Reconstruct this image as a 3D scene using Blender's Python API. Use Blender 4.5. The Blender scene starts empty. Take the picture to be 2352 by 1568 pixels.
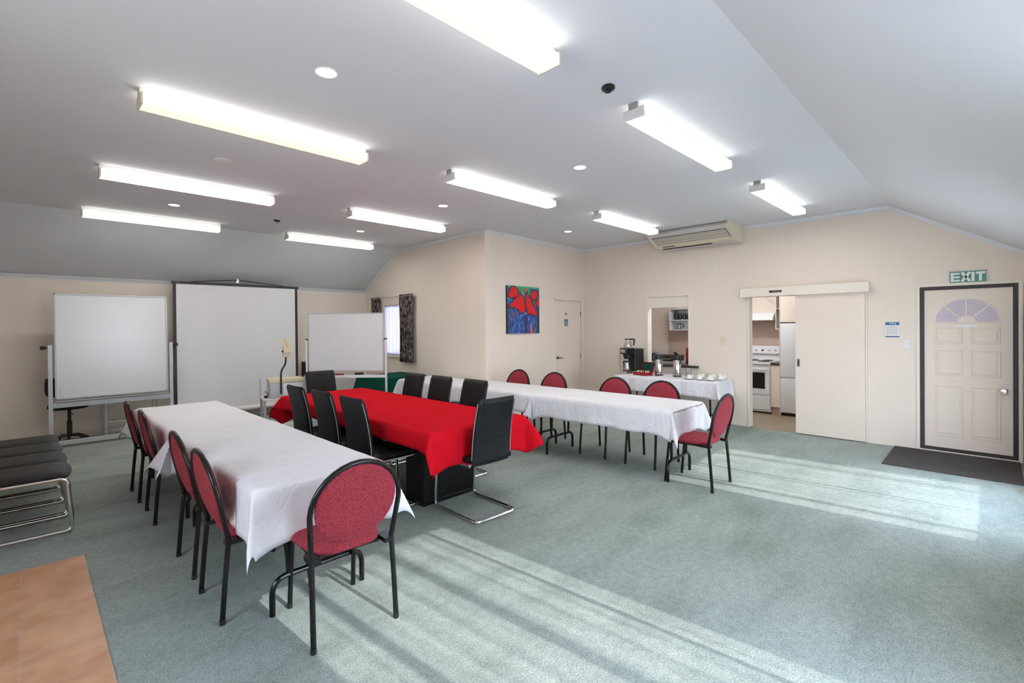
import bpy, bmesh, math, random
from mathutils import Vector, Matrix
PI = math.pi
R = math.radians
scene = bpy.context.scene
COL = scene.collection

# ------------------------------------------------------------------ materials
MATS = {}
def mat(name, color, rough=0.5, metal=0.0, noise=0.0, nscale=20.0, bump=0.0, bscale=60.0, spec=0.5,
        emit=None, estr=0.0, color2=None, coat=0.0, trans=0.0, stretch=None, sheen=0.0):
    m = bpy.data.materials.new(name); m.use_nodes = True
    nt = m.node_tree; b = nt.nodes['Principled BSDF']
    b.inputs['Base Color'].default_value = (*color, 1)
    b.inputs['Roughness'].default_value = rough
    b.inputs['Metallic'].default_value = metal
    b.inputs['Specular IOR Level'].default_value = spec
    b.inputs['Coat Weight'].default_value = coat
    b.inputs['Transmission Weight'].default_value = trans
    b.inputs['Sheen Weight'].default_value = sheen
    if emit:
        b.inputs['Emission Color'].default_value = (*emit, 1)
        b.inputs['Emission Strength'].default_value = estr
    tc = nt.nodes.new('ShaderNodeTexCoord'); mp = nt.nodes.new('ShaderNodeMapping')
    nt.links.new(tc.outputs['Object'], mp.inputs['Vector'])
    if stretch: mp.inputs['Scale'].default_value = stretch
    if noise > 0 or color2:
        n = nt.nodes.new('ShaderNodeTexNoise'); n.inputs['Scale'].default_value = nscale
        n.inputs['Detail'].default_value = 5
        nt.links.new(mp.outputs[0], n.inputs['Vector'])
        mx = nt.nodes.new('ShaderNodeMix'); mx.data_type = 'RGBA'
        c2 = color2 if color2 else tuple(max(0, c * (1 - noise)) for c in color)
        mx.inputs[6].default_value = (*color, 1); mx.inputs[7].default_value = (*c2, 1)
        rp = nt.nodes.new('ShaderNodeMapRange'); rp.inputs[1].default_value = .35; rp.inputs[2].default_value = .65
        nt.links.new(n.outputs[0], rp.inputs[0]); nt.links.new(rp.outputs[0], mx.inputs[0])
        nt.links.new(mx.outputs[2], b.inputs['Base Color'])
    if bump > 0:
        n2 = nt.nodes.new('ShaderNodeTexNoise'); n2.inputs['Scale'].default_value = bscale
        n2.inputs['Detail'].default_value = 4
        nt.links.new(mp.outputs[0], n2.inputs['Vector'])
        bp = nt.nodes.new('ShaderNodeBump'); bp.inputs['Strength'].default_value = bump
        bp.inputs['Distance'].default_value = .01
        nt.links.new(n2.outputs[0], bp.inputs['Height']); nt.links.new(bp.outputs[0], b.inputs['Normal'])
    MATS[name] = m
    return m

WALL = mat('cream_wall_paint', (.82, .72, .625), .85, noise=.03, nscale=1.2, bump=.05, bscale=220)
CEIL = mat('white_ceiling_paint', (.705, .72, .75), .9, noise=.02, nscale=.8, bump=.03, bscale=150)
COVE = mat('white_cornice_paint', (.74, .75, .77), .7, noise=.02, nscale=4)
DOORP = mat('cream_door_paint', (.81, .705, .61), .45, noise=.02, nscale=3, spec=.4)
TRIM = mat('cream_trim_paint', (.82, .75, .66), .5, noise=.02, nscale=3)
DARKF = mat('dark_brown_frame', (.045, .035, .035), .5, noise=.2, nscale=10)
WPLAS = mat('white_plastic', (.78, .77, .75), .4, noise=.02, nscale=10)
CPLAS = mat('cream_plastic', (.72, .65, .50), .45, noise=.03, nscale=10)
BEIGE = mat('aged_beige_plastic', (.66, .58, .40), .45, noise=.08, nscale=12)
BLACKP = mat('black_plastic', (.014, .014, .015), .4, noise=.2, nscale=20)
BLACKM = mat('black_painted_steel', (.007, .008, .009), .25, spec=.4, noise=.2, nscale=30)
GREYM = mat('grey_painted_metal', (.52, .53, .56), .4, metal=.2, noise=.04, nscale=20)
SILV = mat('brushed_steel', (.62, .60, .57), .24, metal=1, noise=.1, nscale=30, stretch=(1, 1, .05))
CHROME = mat('chrome', (.80, .80, .80), .08, metal=1, noise=.03, nscale=8)
BRONZE = mat('dark_bronze', (.20, .15, .11), .35, metal=.8, noise=.1, nscale=30)
LEATH = mat('black_leatherette', (.011, .012, .014), .45, noise=.15, nscale=8, bump=.08, bscale=300, spec=.22)
WHITEB = mat('whiteboard_enamel', (.72, .73, .75), .22, noise=.02, nscale=3, spec=.5)
SCREENW = mat('screen_fabric', (.78, .77, .78), .9, noise=.015, nscale=3)
KWHITE = mat('white_enamel', (.78, .79, .81), .25, noise=.02, nscale=5)
KTILE = mat('splashback_pink', (.56, .43, .36), .4, noise=.05, nscale=4)
KVINYL = mat('beige_vinyl', (.36, .28, .19), .35, noise=.15, nscale=3)
KBEN = mat('dark_benchtop', (.06, .05, .045), .35, noise=.3, nscale=40)
BWOOD = mat('black_stained_wood', (.010, .010, .011), .35, noise=.3, nscale=12, stretch=(1, 1, .1), spec=.18)
GREYT = mat('grey_laminate', (.45, .45, .44), .45, noise=.05, nscale=20)
GREEN = mat('dark_green_cloth', (.006, .085, .06), .9, noise=.2, nscale=7, bump=.1, bscale=200, spec=.1)
REDCL = mat('red_tablecloth', (.60, .008, .018), 1.0, noise=.08, nscale=4, bump=.12, bscale=9, spec=.04)
WHCL = mat('white_tablecloth', (.79, .785, .82), .9, noise=.03, nscale=4, bump=.6, bscale=9, stretch=(1, 2.6, 1), spec=.1)
MATT = mat('charcoal_doormat', (.058, .050, .047), .95, noise=.3, nscale=60, bump=.3, bscale=200)
PLEATH = mat('olive_black_leatherette', (.015, .0145, .0135), .45, noise=.15, nscale=6, bump=.05, bscale=200, spec=.3)
OFFFAB = mat('black_green_fabric', (.010, .018, .016), .9, noise=.2, nscale=40)
MAROON = mat('dark_maroon_card', (.06, .008, .012), .6, noise=.2, nscale=10)
REDP = mat('red_card', (.36, .012, .02), .5, noise=.1, nscale=20)
REDE = mat('red_enamel', (.30, .01, .012), .3, noise=.05, nscale=10)
CHINA = mat('white_china', (.80, .83, .80), .15, noise=.02, nscale=20)
GLASS = None
FROST = mat('frosted_door_glass', (.60, .53, .60), .35, noise=.1, nscale=30, bump=.2, bscale=60)
SIGNG = mat('exit_sign_green', (.10, .27, .21), .5, noise=.03, nscale=10)
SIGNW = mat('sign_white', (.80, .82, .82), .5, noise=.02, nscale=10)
SIGNB = mat('sign_blue', (.03, .13, .30), .5, noise=.05, nscale=10)
SIGNBR = mat('sign_brown', (.06, .045, .03), .5, noise=.1, nscale=10)
SIGNGY = mat('sign_grey_text', (.42, .42, .42), .5, noise=.1, nscale=10)
BLUEP = mat('navy_cloth', (.03, .035, .10), .8, noise=.1, nscale=30)
OVENG = mat('oven_glass', (.006, .006, .006), .08, noise=.1, nscale=6)
EDGEW = mat('piping_grey', (.30, .31, .33), .4, noise=.05, nscale=20)
CABG = mat('pale_cabinet', (.62, .60, .57), .5, noise=.03, nscale=6)
PAVE = mat('patio_paving', (.45, .43, .40), .9, noise=.2, nscale=5)

def crease(m, strength, scale, dist):
    nt = m.node_tree; b = nt.nodes['Principled BSDF']
    tc = nt.nodes.new('ShaderNodeTexCoord'); mp = nt.nodes.new('ShaderNodeMapping'); mp.inputs['Rotation'].default_value = (0, 0, .35); mp.inputs['Scale'].default_value = (1, 3.2, 1)
    n0 = nt.nodes.new('ShaderNodeTexNoise'); n0.inputs['Scale'].default_value = scale; n0.inputs['Detail'].default_value = 3; n0.inputs['Distortion'].default_value = 1.3
    nt.links.new(tc.outputs['Object'], mp.inputs['Vector']); nt.links.new(mp.outputs[0], n0.inputs['Vector'])
    # ridged: 1 - |2n-1| gives sharp pressed creases
    s1 = nt.nodes.new('ShaderNodeMath'); s1.operation = 'MULTIPLY_ADD'; s1.inputs[1].default_value = 2; s1.inputs[2].default_value = -1
    s2 = nt.nodes.new('ShaderNodeMath'); s2.operation = 'ABSOLUTE'; s3 = nt.nodes.new('ShaderNodeMath'); s3.operation = 'POWER'; s3.inputs[1].default_value = .6
    nt.links.new(n0.outputs[0], s1.inputs[0]); nt.links.new(s1.outputs[0], s2.inputs[0]); nt.links.new(s2.outputs[0], s3.inputs[0])
    bp = nt.nodes.new('ShaderNodeBump'); bp.inputs['Strength'].default_value = strength; bp.inputs['Distance'].default_value = dist
    nt.links.new(s3.outputs[0], bp.inputs['Height'])
    old = b.inputs['Normal'].links[0].from_node if b.inputs['Normal'].links else None
    if old: nt.links.new(old.outputs[0], bp.inputs['Normal'])
    nt.links.new(bp.outputs[0], b.inputs['Normal'])
crease(WHCL, .5, 2.6, .018)
crease(REDCL, .25, 1.6, .02)
def emis(name, color, strength, base=(.8, .8, .78), nz=.06, nsc=3.0):
    m = mat(name, base, .5)
    nt = m.node_tree; b = nt.nodes['Principled BSDF']
    tc = nt.nodes.new('ShaderNodeTexCoord'); n = nt.nodes.new('ShaderNodeTexNoise'); n.inputs['Scale'].default_value = nsc
    nt.links.new(tc.outputs['Object'], n.inputs['Vector'])
    mr = nt.nodes.new('ShaderNodeMapRange'); mr.inputs[3].default_value = strength * (1 - nz); mr.inputs[4].default_value = strength * (1 + nz)
    nt.links.new(n.outputs[0], mr.inputs[0]); nt.links.new(mr.outputs[0], b.inputs['Emission Strength'])
    b.inputs['Emission Color'].default_value = (*color, 1)
    return m
TUBE = emis('fluorescent_diffuser', (1.0, .97, .90), 1.9)
FILLK = emis('kitchen_fill_glow', (.95, .97, 1.0), 22.0)  # glow of the added kitchen fill lamp
TUBEW = emis('aged_fluorescent_diffuser', (1.0, .945, .86), 3.6)
TUBEB = emis('diffuser_underside', (1.0, .90, .74), .62, base=(.7, .66, .55))
TUBEBB = emis('diffuser_underside_bright', (1.0, .965, .90), 17.0, base=(.7, .66, .55))
DLITE = emis('downlight_lens', (1.0, .97, .92), 5.0)

def weave_mat():
    m = mat('burgundy_weave', (.30, .035, .05), .9)
    nt = m.node_tree; b = nt.nodes['Principled BSDF']
    tc = nt.nodes.new('ShaderNodeTexCoord')
    vo = nt.nodes.new('ShaderNodeTexVoronoi'); vo.inputs['Scale'].default_value = 170
    mp = nt.nodes.new('ShaderNodeMapping'); mp.inputs['Scale'].default_value = (1, 1, 2.0); mp.inputs['Rotation'].default_value = (0, R(12), 0)
    nt.links.new(tc.outputs['Object'], mp.inputs['Vector']); nt.links.new(mp.outputs[0], vo.inputs['Vector'])
    cr = nt.nodes.new('ShaderNodeValToRGB')
    cr.color_ramp.elements[0].position = 0.0; cr.color_ramp.elements[0].color = (.60, .095, .12, 1)
    cr.color_ramp.elements[1].position = .75; cr.color_ramp.elements[1].color = (.17, .012, .025, 1)
    e = cr.color_ramp.elements.new(.4); e.color = (.37, .030, .046, 1)
    nt.links.new(vo.outputs['Distance'], cr.inputs[0]); nt.links.new(cr.outputs[0], b.inputs['Base Color'])
    bp = nt.nodes.new('ShaderNodeBump'); bp.inputs['Strength'].default_value = .4; bp.inputs['Distance'].default_value = .004
    nt.links.new(vo.outputs['Distance'], bp.inputs['Height']); nt.links.new(bp.outputs[0], b.inputs['Normal'])
    return m
WEAVE = weave_mat()

def carpet_mat():
    m = mat('green_grey_carpet', (.2, .27, .25), 1.0, spec=.1)
    nt = m.node_tree; b = nt.nodes['Principled BSDF']
    tc = nt.nodes.new('ShaderNodeTexCoord')
    def nz(scale, det=4, st=None, rot=0):
        n = nt.nodes.new('ShaderNodeTexNoise'); n.inputs['Scale'].default_value = scale; n.inputs['Detail'].default_value = det
        mp = nt.nodes.new('ShaderNodeMapping'); nt.links.new(tc.outputs['Object'], mp.inputs['Vector'])
        if st: mp.inputs['Scale'].default_value = st
        mp.inputs['Rotation'].default_value = (0, 0, rot)
        nt.links.new(mp.outputs[0], n.inputs['Vector']); return n.outputs[0]
    def ramp(src, a, c0, bb, c1):
        cr = nt.nodes.new('ShaderNodeValToRGB'); cr.color_ramp.elements[0].position = a; cr.color_ramp.elements[1].position = bb
        cr.color_ramp.elements[0].color = (*c0, 1); cr.color_ramp.elements[1].color = (*c1, 1)
        nt.links.new(src, cr.inputs[0]); return cr.outputs[0]
    def mul(a, c):
        mx = nt.nodes.new('ShaderNodeMix'); mx.data_type = 'RGBA'; mx.blend_type = 'MULTIPLY'; mx.inputs[0].default_value = 1
        nt.links.new(a, mx.inputs[6]); nt.links.new(c, mx.inputs[7]); return mx.outputs[2]
    base = ramp(nz(1.1, 5), .35, (.325, .368, .335), .65, (.372, .418, .382))
    wear = ramp(nz(2.6, 6, (.5, 1.4, 1), .6), .30, (.80, .82, .82), .56, (1, 1, 1))
    pile = ramp(nz(120, 3), .35, (.68, .70, .70), .65, (1.16, 1.15, 1.15))
    mid = ramp(nz(22, 4), .35, (.90, .90, .90), .65, (1.06, 1.06, 1.06))
    c = mul(mul(mul(base, wear), pile), mid)
    nt.links.new(c, b.inputs['Base Color'])
    bp = nt.nodes.new('ShaderNodeBump'); bp.inputs['Strength'].default_value = .5; bp.inputs['Distance'].default_value = .006
    nt.links.new(nz(160, 2), bp.inputs['Height']); nt.links.new(bp.outputs[0], b.inputs['Normal'])
    return m
CARPET = carpet_mat()

def tile_mat():
    m = mat('terracotta_tiles', (.5, .25, .15), .42, spec=.4)
    nt = m.node_tree; b = nt.nodes['Principled BSDF']
    tc = nt.nodes.new('ShaderNodeTexCoord'); mp = nt.nodes.new('ShaderNodeMapping')
    nt.links.new(tc.outputs['Object'], mp.inputs['Vector'])
    br = nt.nodes.new('ShaderNodeTexBrick'); br.offset = 0; br.inputs['Scale'].default_value = 1
    br.inputs['Brick Width'].default_value = .31; br.inputs['Row Height'].default_value = .31
    br.inputs['Mortar Size'].default_value = .006; br.inputs['Mortar Smooth'].default_value = .3
    br.inputs['Color1'].default_value = (.56, .285, .16, 1); br.inputs['Color2'].default_value = (.64, .36, .21, 1)
    br.inputs['Mortar'].default_value = (.56, .36, .25, 1)
    nt.links.new(mp.outputs[0], br.inputs['Vector'])
    n = nt.nodes.new('ShaderNodeTexNoise'); n.inputs['Scale'].default_value = 5; n.inputs['Detail'].default_value = 4
    nt.links.new(mp.outputs[0], n.inputs['Vector'])
    cr = nt.nodes.new('ShaderNodeValToRGB'); cr.color_ramp.elements[0].position = .35; cr.color_ramp.elements[1].position = .65
    cr.color_ramp.elements[0].color = (.86, .80, .74, 1); cr.color_ramp.elements[1].color = (1.1, 1.12, 1.15, 1)
    nt.links.new(n.outputs[0], cr.inputs[0])
    mx = nt.nodes.new('ShaderNodeMix'); mx.data_type = 'RGBA'; mx.blend_type = 'MULTIPLY'; mx.inputs[0].default_value = 1
    nt.links.new(br.outputs[0], mx.inputs[6]); nt.links.new(cr.outputs[0], mx.inputs[7]); nt.links.new(mx.outputs[2], b.inputs['Base Color'])
    return m
TILE = tile_mat()

def floral_mat():
    m = mat('floral_curtain_fabric', (.2, .18, .17), .9)
    nt = m.node_tree; b = nt.nodes['Principled BSDF']
    tc = nt.nodes.new('ShaderNodeTexCoord')
    n = nt.nodes.new('ShaderNodeTexNoise'); n.inputs['Scale'].default_value = 22; n.inputs['Detail'].default_value = 3
    mp = nt.nodes.new('ShaderNodeMapping'); mp.inputs['Scale'].default_value = (1.6, 1.6, .7)
    nt.links.new(tc.outputs['Object'], mp.inputs['Vector']); nt.links.new(mp.outputs[0], n.inputs['Vector'])
    cr = nt.nodes.new('ShaderNodeValToRGB'); el = cr.color_ramp.elements
    el[0].position = .42; el[0].color = (.010, .010, .012, 1); el[1].position = .70; el[1].color = (.42, .36, .31, 1)
    e = el.new(.47); e.color = (.06, .045, .042, 1); e = el.new(.53); e.color = (.22, .16, .14, 1); e = el.new(.58); e.color = (.05, .06, .065, 1)
    nt.links.new(n.outputs[0], cr.inputs[0]); nt.links.new(cr.outputs[0], b.inputs['Base Color'])
    return m
FLORAL = floral_mat()

def sheer_mat(name, lo, hi, scale, col=(.9, .9, .95), a=.40, bb=.62):
    """net fabric: strands let light through, gathered folds let less through"""
    m = bpy.data.materials.new(name); m.use_nodes = True; nt = m.node_tree
    nt.nodes.remove(nt.nodes['Principled BSDF']); out = nt.nodes['Material Output']
    tc = nt.nodes.new('ShaderNodeTexCoord'); mp = nt.nodes.new('ShaderNodeMapping'); mp.inputs['Scale'].default_value = (scale, .01, .004)
    n = nt.nodes.new('ShaderNodeTexNoise'); n.inputs['Scale'].default_value = 1; n.inputs['Detail'].default_value = 5; n.inputs['Roughness'].default_value = .6
    nt.links.new(tc.outputs['Object'], mp.inputs['Vector']); nt.links.new(mp.outputs[0], n.inputs['Vector'])
    mr = nt.nodes.new('ShaderNodeMapRange'); mr.inputs[1].default_value = a; mr.inputs[2].default_value = bb
    mr.inputs[3].default_value = lo; mr.inputs[4].default_value = hi
    nt.links.new(n.outputs[0], mr.inputs[0])
    tr = nt.nodes.new('ShaderNodeBsdfTransparent'); tl = nt.nodes.new('ShaderNodeBsdfTranslucent'); df = nt.nodes.new('ShaderNodeBsdfDiffuse')
    tl.inputs[0].default_value = (*col, 1); df.inputs[0].default_value = (*col, 1)
    m1 = nt.nodes.new('ShaderNodeMixShader'); m1.inputs[0].default_value = .5
    nt.links.new(tl.outputs[0], m1.inputs[1]); nt.links.new(df.outputs[0], m1.inputs[2])
    m2 = nt.nodes.new('ShaderNodeMixShader'); nt.links.new(mr.outputs[0], m2.inputs[0])
    nt.links.new(m1.outputs[0], m2.inputs[1]); nt.links.new(tr.outputs[0], m2.inputs[2]); nt.links.new(m2.outputs[0], out.inputs[0])
    return m
SHEER = sheer_mat('sheer_net_streaked', .58, .97, 13)
NET = sheer_mat('white_net', .0, .10, 30, (.62, .60, .70))

def pane_mat(name, tint, refl):
    m = bpy.data.materials.new(name); m.use_nodes = True; nt = m.node_tree
    nt.nodes.remove(nt.nodes['Principled BSDF']); out = nt.nodes['Material Output']
    tr = nt.nodes.new('ShaderNodeBsdfTransparent'); tr.inputs[0].default_value = (*tint, 1)
    gl = nt.nodes.new('ShaderNodeBsdfGlossy'); gl.inputs['Roughness'].default_value = .03
    mx = nt.nodes.new('ShaderNodeMixShader'); mx.inputs[0].default_value = refl
    nt.links.new(tr.outputs[0], mx.inputs[1]); nt.links.new(gl.outputs[0], mx.inputs[2]); nt.links.new(mx.outputs[0], out.inputs[0])
    return m
PANE = pane_mat('window_pane_glass', (.985, .99, .99), .03)
GLASS = pane_mat('vessel_glass', (.90, .92, .92), .14)
# ------------------------------------------------------------------ mesh builder
def frames(path, closed=False):
    P = [Vector(p) for p in path]; n = len(P); T = []
    for i in range(n):
        if closed: t = P[(i + 1) % n] - P[i - 1]
        else: t = P[min(i + 1, n - 1)] - P[max(i - 1, 0)]
        T.append(t.normalized())
    ref = Vector((0, 0, 1)) if abs(T[0].z) < .9 else Vector((1, 0, 0))
    u = T[0].cross(ref).normalized(); U = []
    for i in range(n):
        if i > 0:
            ax = T[i - 1].cross(T[i])
            if ax.length > 1e-7:
                u = Matrix.Rotation(T[i - 1].angle(T[i]), 3, ax.normalized()) @ u
        u = (u - T[i] * u.dot(T[i])).normalized(); U.append((u.copy(), T[i].cross(u).normalized()))
    return P, T, U

def fillet(pts, r, n=5):
    P = [Vector(p) for p in pts]; out = [P[0]]
    for i in range(1, len(P) - 1):
        a = (P[i - 1] - P[i]); b = (P[i + 1] - P[i])
        d = min(r, a.length * .45, b.length * .45)
        p0 = P[i] + a.normalized() * d; p1 = P[i] + b.normalized() * d
        for k in range(n + 1):
            t = k / n
            out.append(p0 * (1 - t) ** 2 + P[i] * 2 * t * (1 - t) + p1 * t * t)
    out.append(P[-1]); return out

class MB:
    def __init__(s): s.v = []; s.f = []
    def add(s, vs, fs):
        o = len(s.v); s.v += [tuple(v) for v in vs]; s.f += [tuple(i + o for i in f) for f in fs]; return s
    def box(s, x0, y0, z0, x1, y1, z1):
        x0, x1 = sorted((x0, x1)); y0, y1 = sorted((y0, y1)); z0, z1 = sorted((z0, z1))
        return s.add([(x0, y0, z0), (x1, y0, z0), (x1, y1, z0), (x0, y1, z0), (x0, y0, z1), (x1, y0, z1), (x1, y1, z1), (x0, y1, z1)],
                     [(0, 3, 2, 1), (4, 5, 6, 7), (0, 1, 5, 4), (1, 2, 6, 5), (2, 3, 7, 6), (3, 0, 4, 7)])
    def hexa(s, v8): return s.add(v8, [(0, 3, 2, 1), (4, 5, 6, 7), (0, 1, 5, 4), (1, 2, 6, 5), (2, 3, 7, 6), (3, 0, 4, 7)])
    def rbox(s, x0, y0, z0, x1, y1, z1, r=.01, n=2):
        bm = bmesh.new(); bmesh.ops.create_cube(bm, size=1)
        for v in bm.verts:
            v.co = Vector(((x0 + x1) / 2 + v.co.x * (x1 - x0), (y0 + y1) / 2 + v.co.y * (y1 - y0), (z0 + z1) / 2 + v.co.z * (z1 - z0)))
        bmesh.ops.bevel(bm, geom=list(bm.edges), offset=r, segments=n, profile=.6, affect='EDGES')
        bm.verts.index_update(); s.add([v.co for v in bm.verts], [[v.index for v in f.verts] for f in bm.faces]); bm.free(); return s
    def tube(s, path, r, n=10, closed=False, cap=True, flat=None):
        P, T, U = frames(path, closed); m = len(P); vs = []
        for i in range(m):
            for k in range(n):
                a = 2 * PI * k / n
                ra, rb = (r, r) if not flat else flat
                vs.append(P[i] + U[i][0] * math.cos(a) * ra + U[i][1] * math.sin(a) * rb)
        fs = []
        for i in range(m if closed else m - 1):
            j = (i + 1) % m
            for k in range(n):
                k2 = (k + 1) % n; fs.append((i * n + k, i * n + k2, j * n + k2, j * n + k))
        if cap and not closed: fs += [tuple(range(n - 1, -1, -1)), tuple((m - 1) * n + k for k in range(n))]
        return s.add(vs, fs)
    def cyl(s, p0, p1, r, r2=None, n=16):
        P0 = Vector(p0); P1 = Vector(p1); t = (P1 - P0).normalized(); ref = Vector((0, 0, 1)) if abs(t.z) < .9 else Vector((1, 0, 0))
        u = t.cross(ref).normalized(); w = t.cross(u); r2 = r if r2 is None else r2
        vs = [P0 + (u * math.cos(2 * PI * k / n) + w * math.sin(2 * PI * k / n)) * r for k in range(n)] + \
             [P1 + (u * math.cos(2 * PI * k / n) + w * math.sin(2 * PI * k / n)) * r2 for k in range(n)]
        fs = [(k, (k + 1) % n, n + (k + 1) % n, n + k) for k in range(n)] + [tuple(range(n - 1, -1, -1)), tuple(range(n, 2 * n))]
        return s.add(vs, fs)
    def lathe(s, prof, c=(0, 0, 0), n=24, sx=1, sy=1, cap=True):
        vs = []; m = len(prof)
        for (r, z) in prof:
            for k in range(n):
                a = 2 * PI * k / n; vs.append((c[0] + max(r, 1e-5) * math.cos(a) * sx, c[1] + max(r, 1e-5) * math.sin(a) * sy, c[2] + z))
        fs = []
        for i in range(m - 1):
            for k in range(n): fs.append((i * n + k, i * n + (k + 1) % n, (i + 1) * n + (k + 1) % n, (i + 1) * n + k))
        if cap: fs += [tuple(range(n - 1, -1, -1)), tuple((m - 1) * n + k for k in range(n))]
        return s.add(vs, fs)
    def prism(s, poly, axis, a, b):
        """poly: 2d points; axis 'x': (y,z), 'y': (x,z), 'z': (x,y)"""
        def P(p, t): return {'x': (t, p[0], p[1]), 'y': (p[0], t, p[1]), 'z': (p[0], p[1], t)}[axis]
        n = len(poly)
        vs = [P(p, a) for p in poly] + [P(p, b) for p in poly]
        fs = [tuple(range(n - 1, -1, -1)), tuple(range(n, 2 * n))] + [(k, (k + 1) % n, n + (k + 1) % n, n + k) for k in range(n)]
        return s.add(vs, fs)
    def grid(s, fn, nu, nv, keep=None):
        vs = [fn(i / nu, j / nv) for j in range(nv + 1) for i in range(nu + 1)]; fs = []
        for j in range(nv):
            for i in range(nu):
                if keep and not keep((i + .5) / nu, (j + .5) / nv): continue
                a = j * (nu + 1) + i; fs.append((a, a + 1, a + nu + 2, a + nu + 1))
        return s.add(vs, fs)
    def xf(s, M):
        s.v = [tuple(M @ Vector(v)) for v in s.v]; return s
    def build(s, name, material, parent=None, smooth=True, angle=35, bevel=0, solid=0):
        me = bpy.data.meshes.new(name); me.from_pydata(s.v, [], s.f); me.update()
        bm = bmesh.new(); bm.from_mesh(me)
        loose = [v for v in bm.verts if not v.link_faces]
        if loose: bmesh.ops.delete(bm, geom=loose, context='VERTS')
        bmesh.ops.recalc_face_normals(bm, faces=bm.faces); bm.to_mesh(me); bm.free()
        if smooth:
            me.polygons.foreach_set('use_smooth', [True] * len(me.polygons)); me.set_sharp_from_angle(angle=R(angle))
        me.materials.append(material)
        o = bpy.data.objects.new(name, me); COL.objects.link(o)
        if parent: o.parent = parent
        if solid:
            md = o.modifiers.new('solid', 'SOLIDIFY'); md.thickness = solid; md.offset = 0
        if bevel:
            md = o.modifiers.new('bevel', 'BEVEL'); md.width = bevel; md.segments = 2; md.limit_method = 'ANGLE'
        return o

def thing(name, label, cat, loc=(0, 0, 0), rz=0, group=None):
    o = bpy.data.objects.new(name, None); COL.objects.link(o); o.empty_display_size = .1
    o.location = loc; o.rotation_euler = (0, 0, rz); o['label'] = label; o['category'] = cat
    if group: o['group'] = group
    return o
def tag(o, label, cat, group=None, loc=None, rz=None, kind=None):
    o['label'] = label; o['category'] = cat
    if group: o['group'] = group
    if kind: o['kind'] = kind
    if loc: o.location = loc
    if rz is not None: o.rotation_euler = (0, 0, rz)
    return o
def dup(root, loc, rz, label, group=None):
    def rec(o, par):
        c = o.copy(); COL.objects.link(c)
        if par: c.parent = par
        for ch in list(o.children): rec(ch, c)
        return c
    r = rec(root, None); r.location = loc; r.rotation_euler = (0, 0, rz); r['label'] = label
    if group: r['group'] = group
    return r
def struct(o): o['kind'] = 'structure'; return o
def onframe(o, F):
    o.location = F[0]; o.rotation_euler = (0, 0, F[1]); return o

# ------------------------------------------------------------------ room shell
CZ = 3.08          # flat ceiling
FY, FK, BK, BY = -.38, .905, 8.13, 9.55   # front wall, front fold, back fold, back wall
FZ, BZ = 2.31, 2.37
LX, KX = -1.3, 7.80
CORN = (5.015, 5.54); KC = (KX, 5.71); WC = (5.17, BY)
def slope_z(y):
    if y < FK: return FZ + (y - FY) / (FK - FY) * (CZ - FZ)
    if y > BK: return CZ + (y - BK) / (BY - BK) * (BZ - CZ)
    return CZ
def frame(p0, p1):
    a = math.atan2(p1[1] - p0[1], p1[0] - p0[0]); return (Vector((p0[0], p0[1], 0)), a, math.hypot(p1[0] - p0[0], p1[1] - p0[1]))
def wallseg(name, p0, p1, prof, openings=(), th=.12, material=WALL):
    """prof: list of (s,z) for the top edge; openings: (s0,s1,z0,z1)"""
    F = frame(p0, p1); mb = MB()
    S = sorted(set([p[0] for p in prof] + [o[0] for o in openings] + [o[1] for o in openings]))
    def top(s_):
        for (a, za), (b, zb) in zip(prof, prof[1:]):
            if a - 1e-6 <= s_ <= b + 1e-6: return za + (zb - za) * (s_ - a) / (b - a)
    for a, b in zip(S, S[1:]):
        cur = 0.0; m = (a + b) / 2
        ops = sorted([o for o in openings if o[0] < m < o[1]], key=lambda o: o[2])
        for o in ops:
            if o[2] > cur: mb.box(a, 0, cur, b, th, o[2])
            cur = o[3]
        mb.hexa([(a, 0, cur), (b, 0, cur), (b, th, cur), (a, th, cur), (a, 0, top(a)), (b, 0, top(b)), (b, th, top(b)), (a, th, top(a))])
    o = mb.build(name, material, smooth=False); onframe(o, F); return struct(o), F
FBK = frame((LX, BY), WC)[2]
wall_back, F_back = wallseg('wall_back', (LX, BY), WC, [(0, BZ), (FBK, BZ)])
LW = frame(WC, CORN)[2]
wall_win, F_win = wallseg('wall_window', WC, CORN, [(0, BZ), (BY - BK, CZ), (LW, CZ)], [(.77, 1.57, 1.02, 2.02)])
LP = frame(CORN, KC)[2]
wall_pic, F_pic = wallseg('wall_picture', CORN, KC, [(0, CZ), (LP, CZ)], [(1.835, 2.70, 0, 2.06)])
LK = KC[1] - FY
wall_kit, F_kit = wallseg('wall_kitchen', KC, (KX, FY), [(0, CZ), (KC[1] - FK, CZ), (LK, FZ)],
    [(1.40, 2.15, .85, 2.07), (3.10, 3.76, 0, 1.985), (5.105, 5.955, 0, 2.015)])
def ks(y): return KC[1] - y
LF = KX - LX
# front wall openings: glazed doors (B) and window (A)
def fs(x): return KX - x
wall_front, F_front = wallseg('wall_front', (KX, FY), (LX, FY), [(0, FZ), (LF, FZ)],
    [(fs(6.50), fs(4.82), .24, 1.80), (fs(2.62), fs(1.18), .04, 2.22)])
wall_left, F_left = wallseg('wall_left', (LX, FY), (LX, BY), [(0, FZ), (FK - FY, CZ), (BK - FY, CZ), (BY - FY, BZ)], [(1.7, 2.9, 1.0, 2.15)])  # side opening added only to admit fill light

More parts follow.
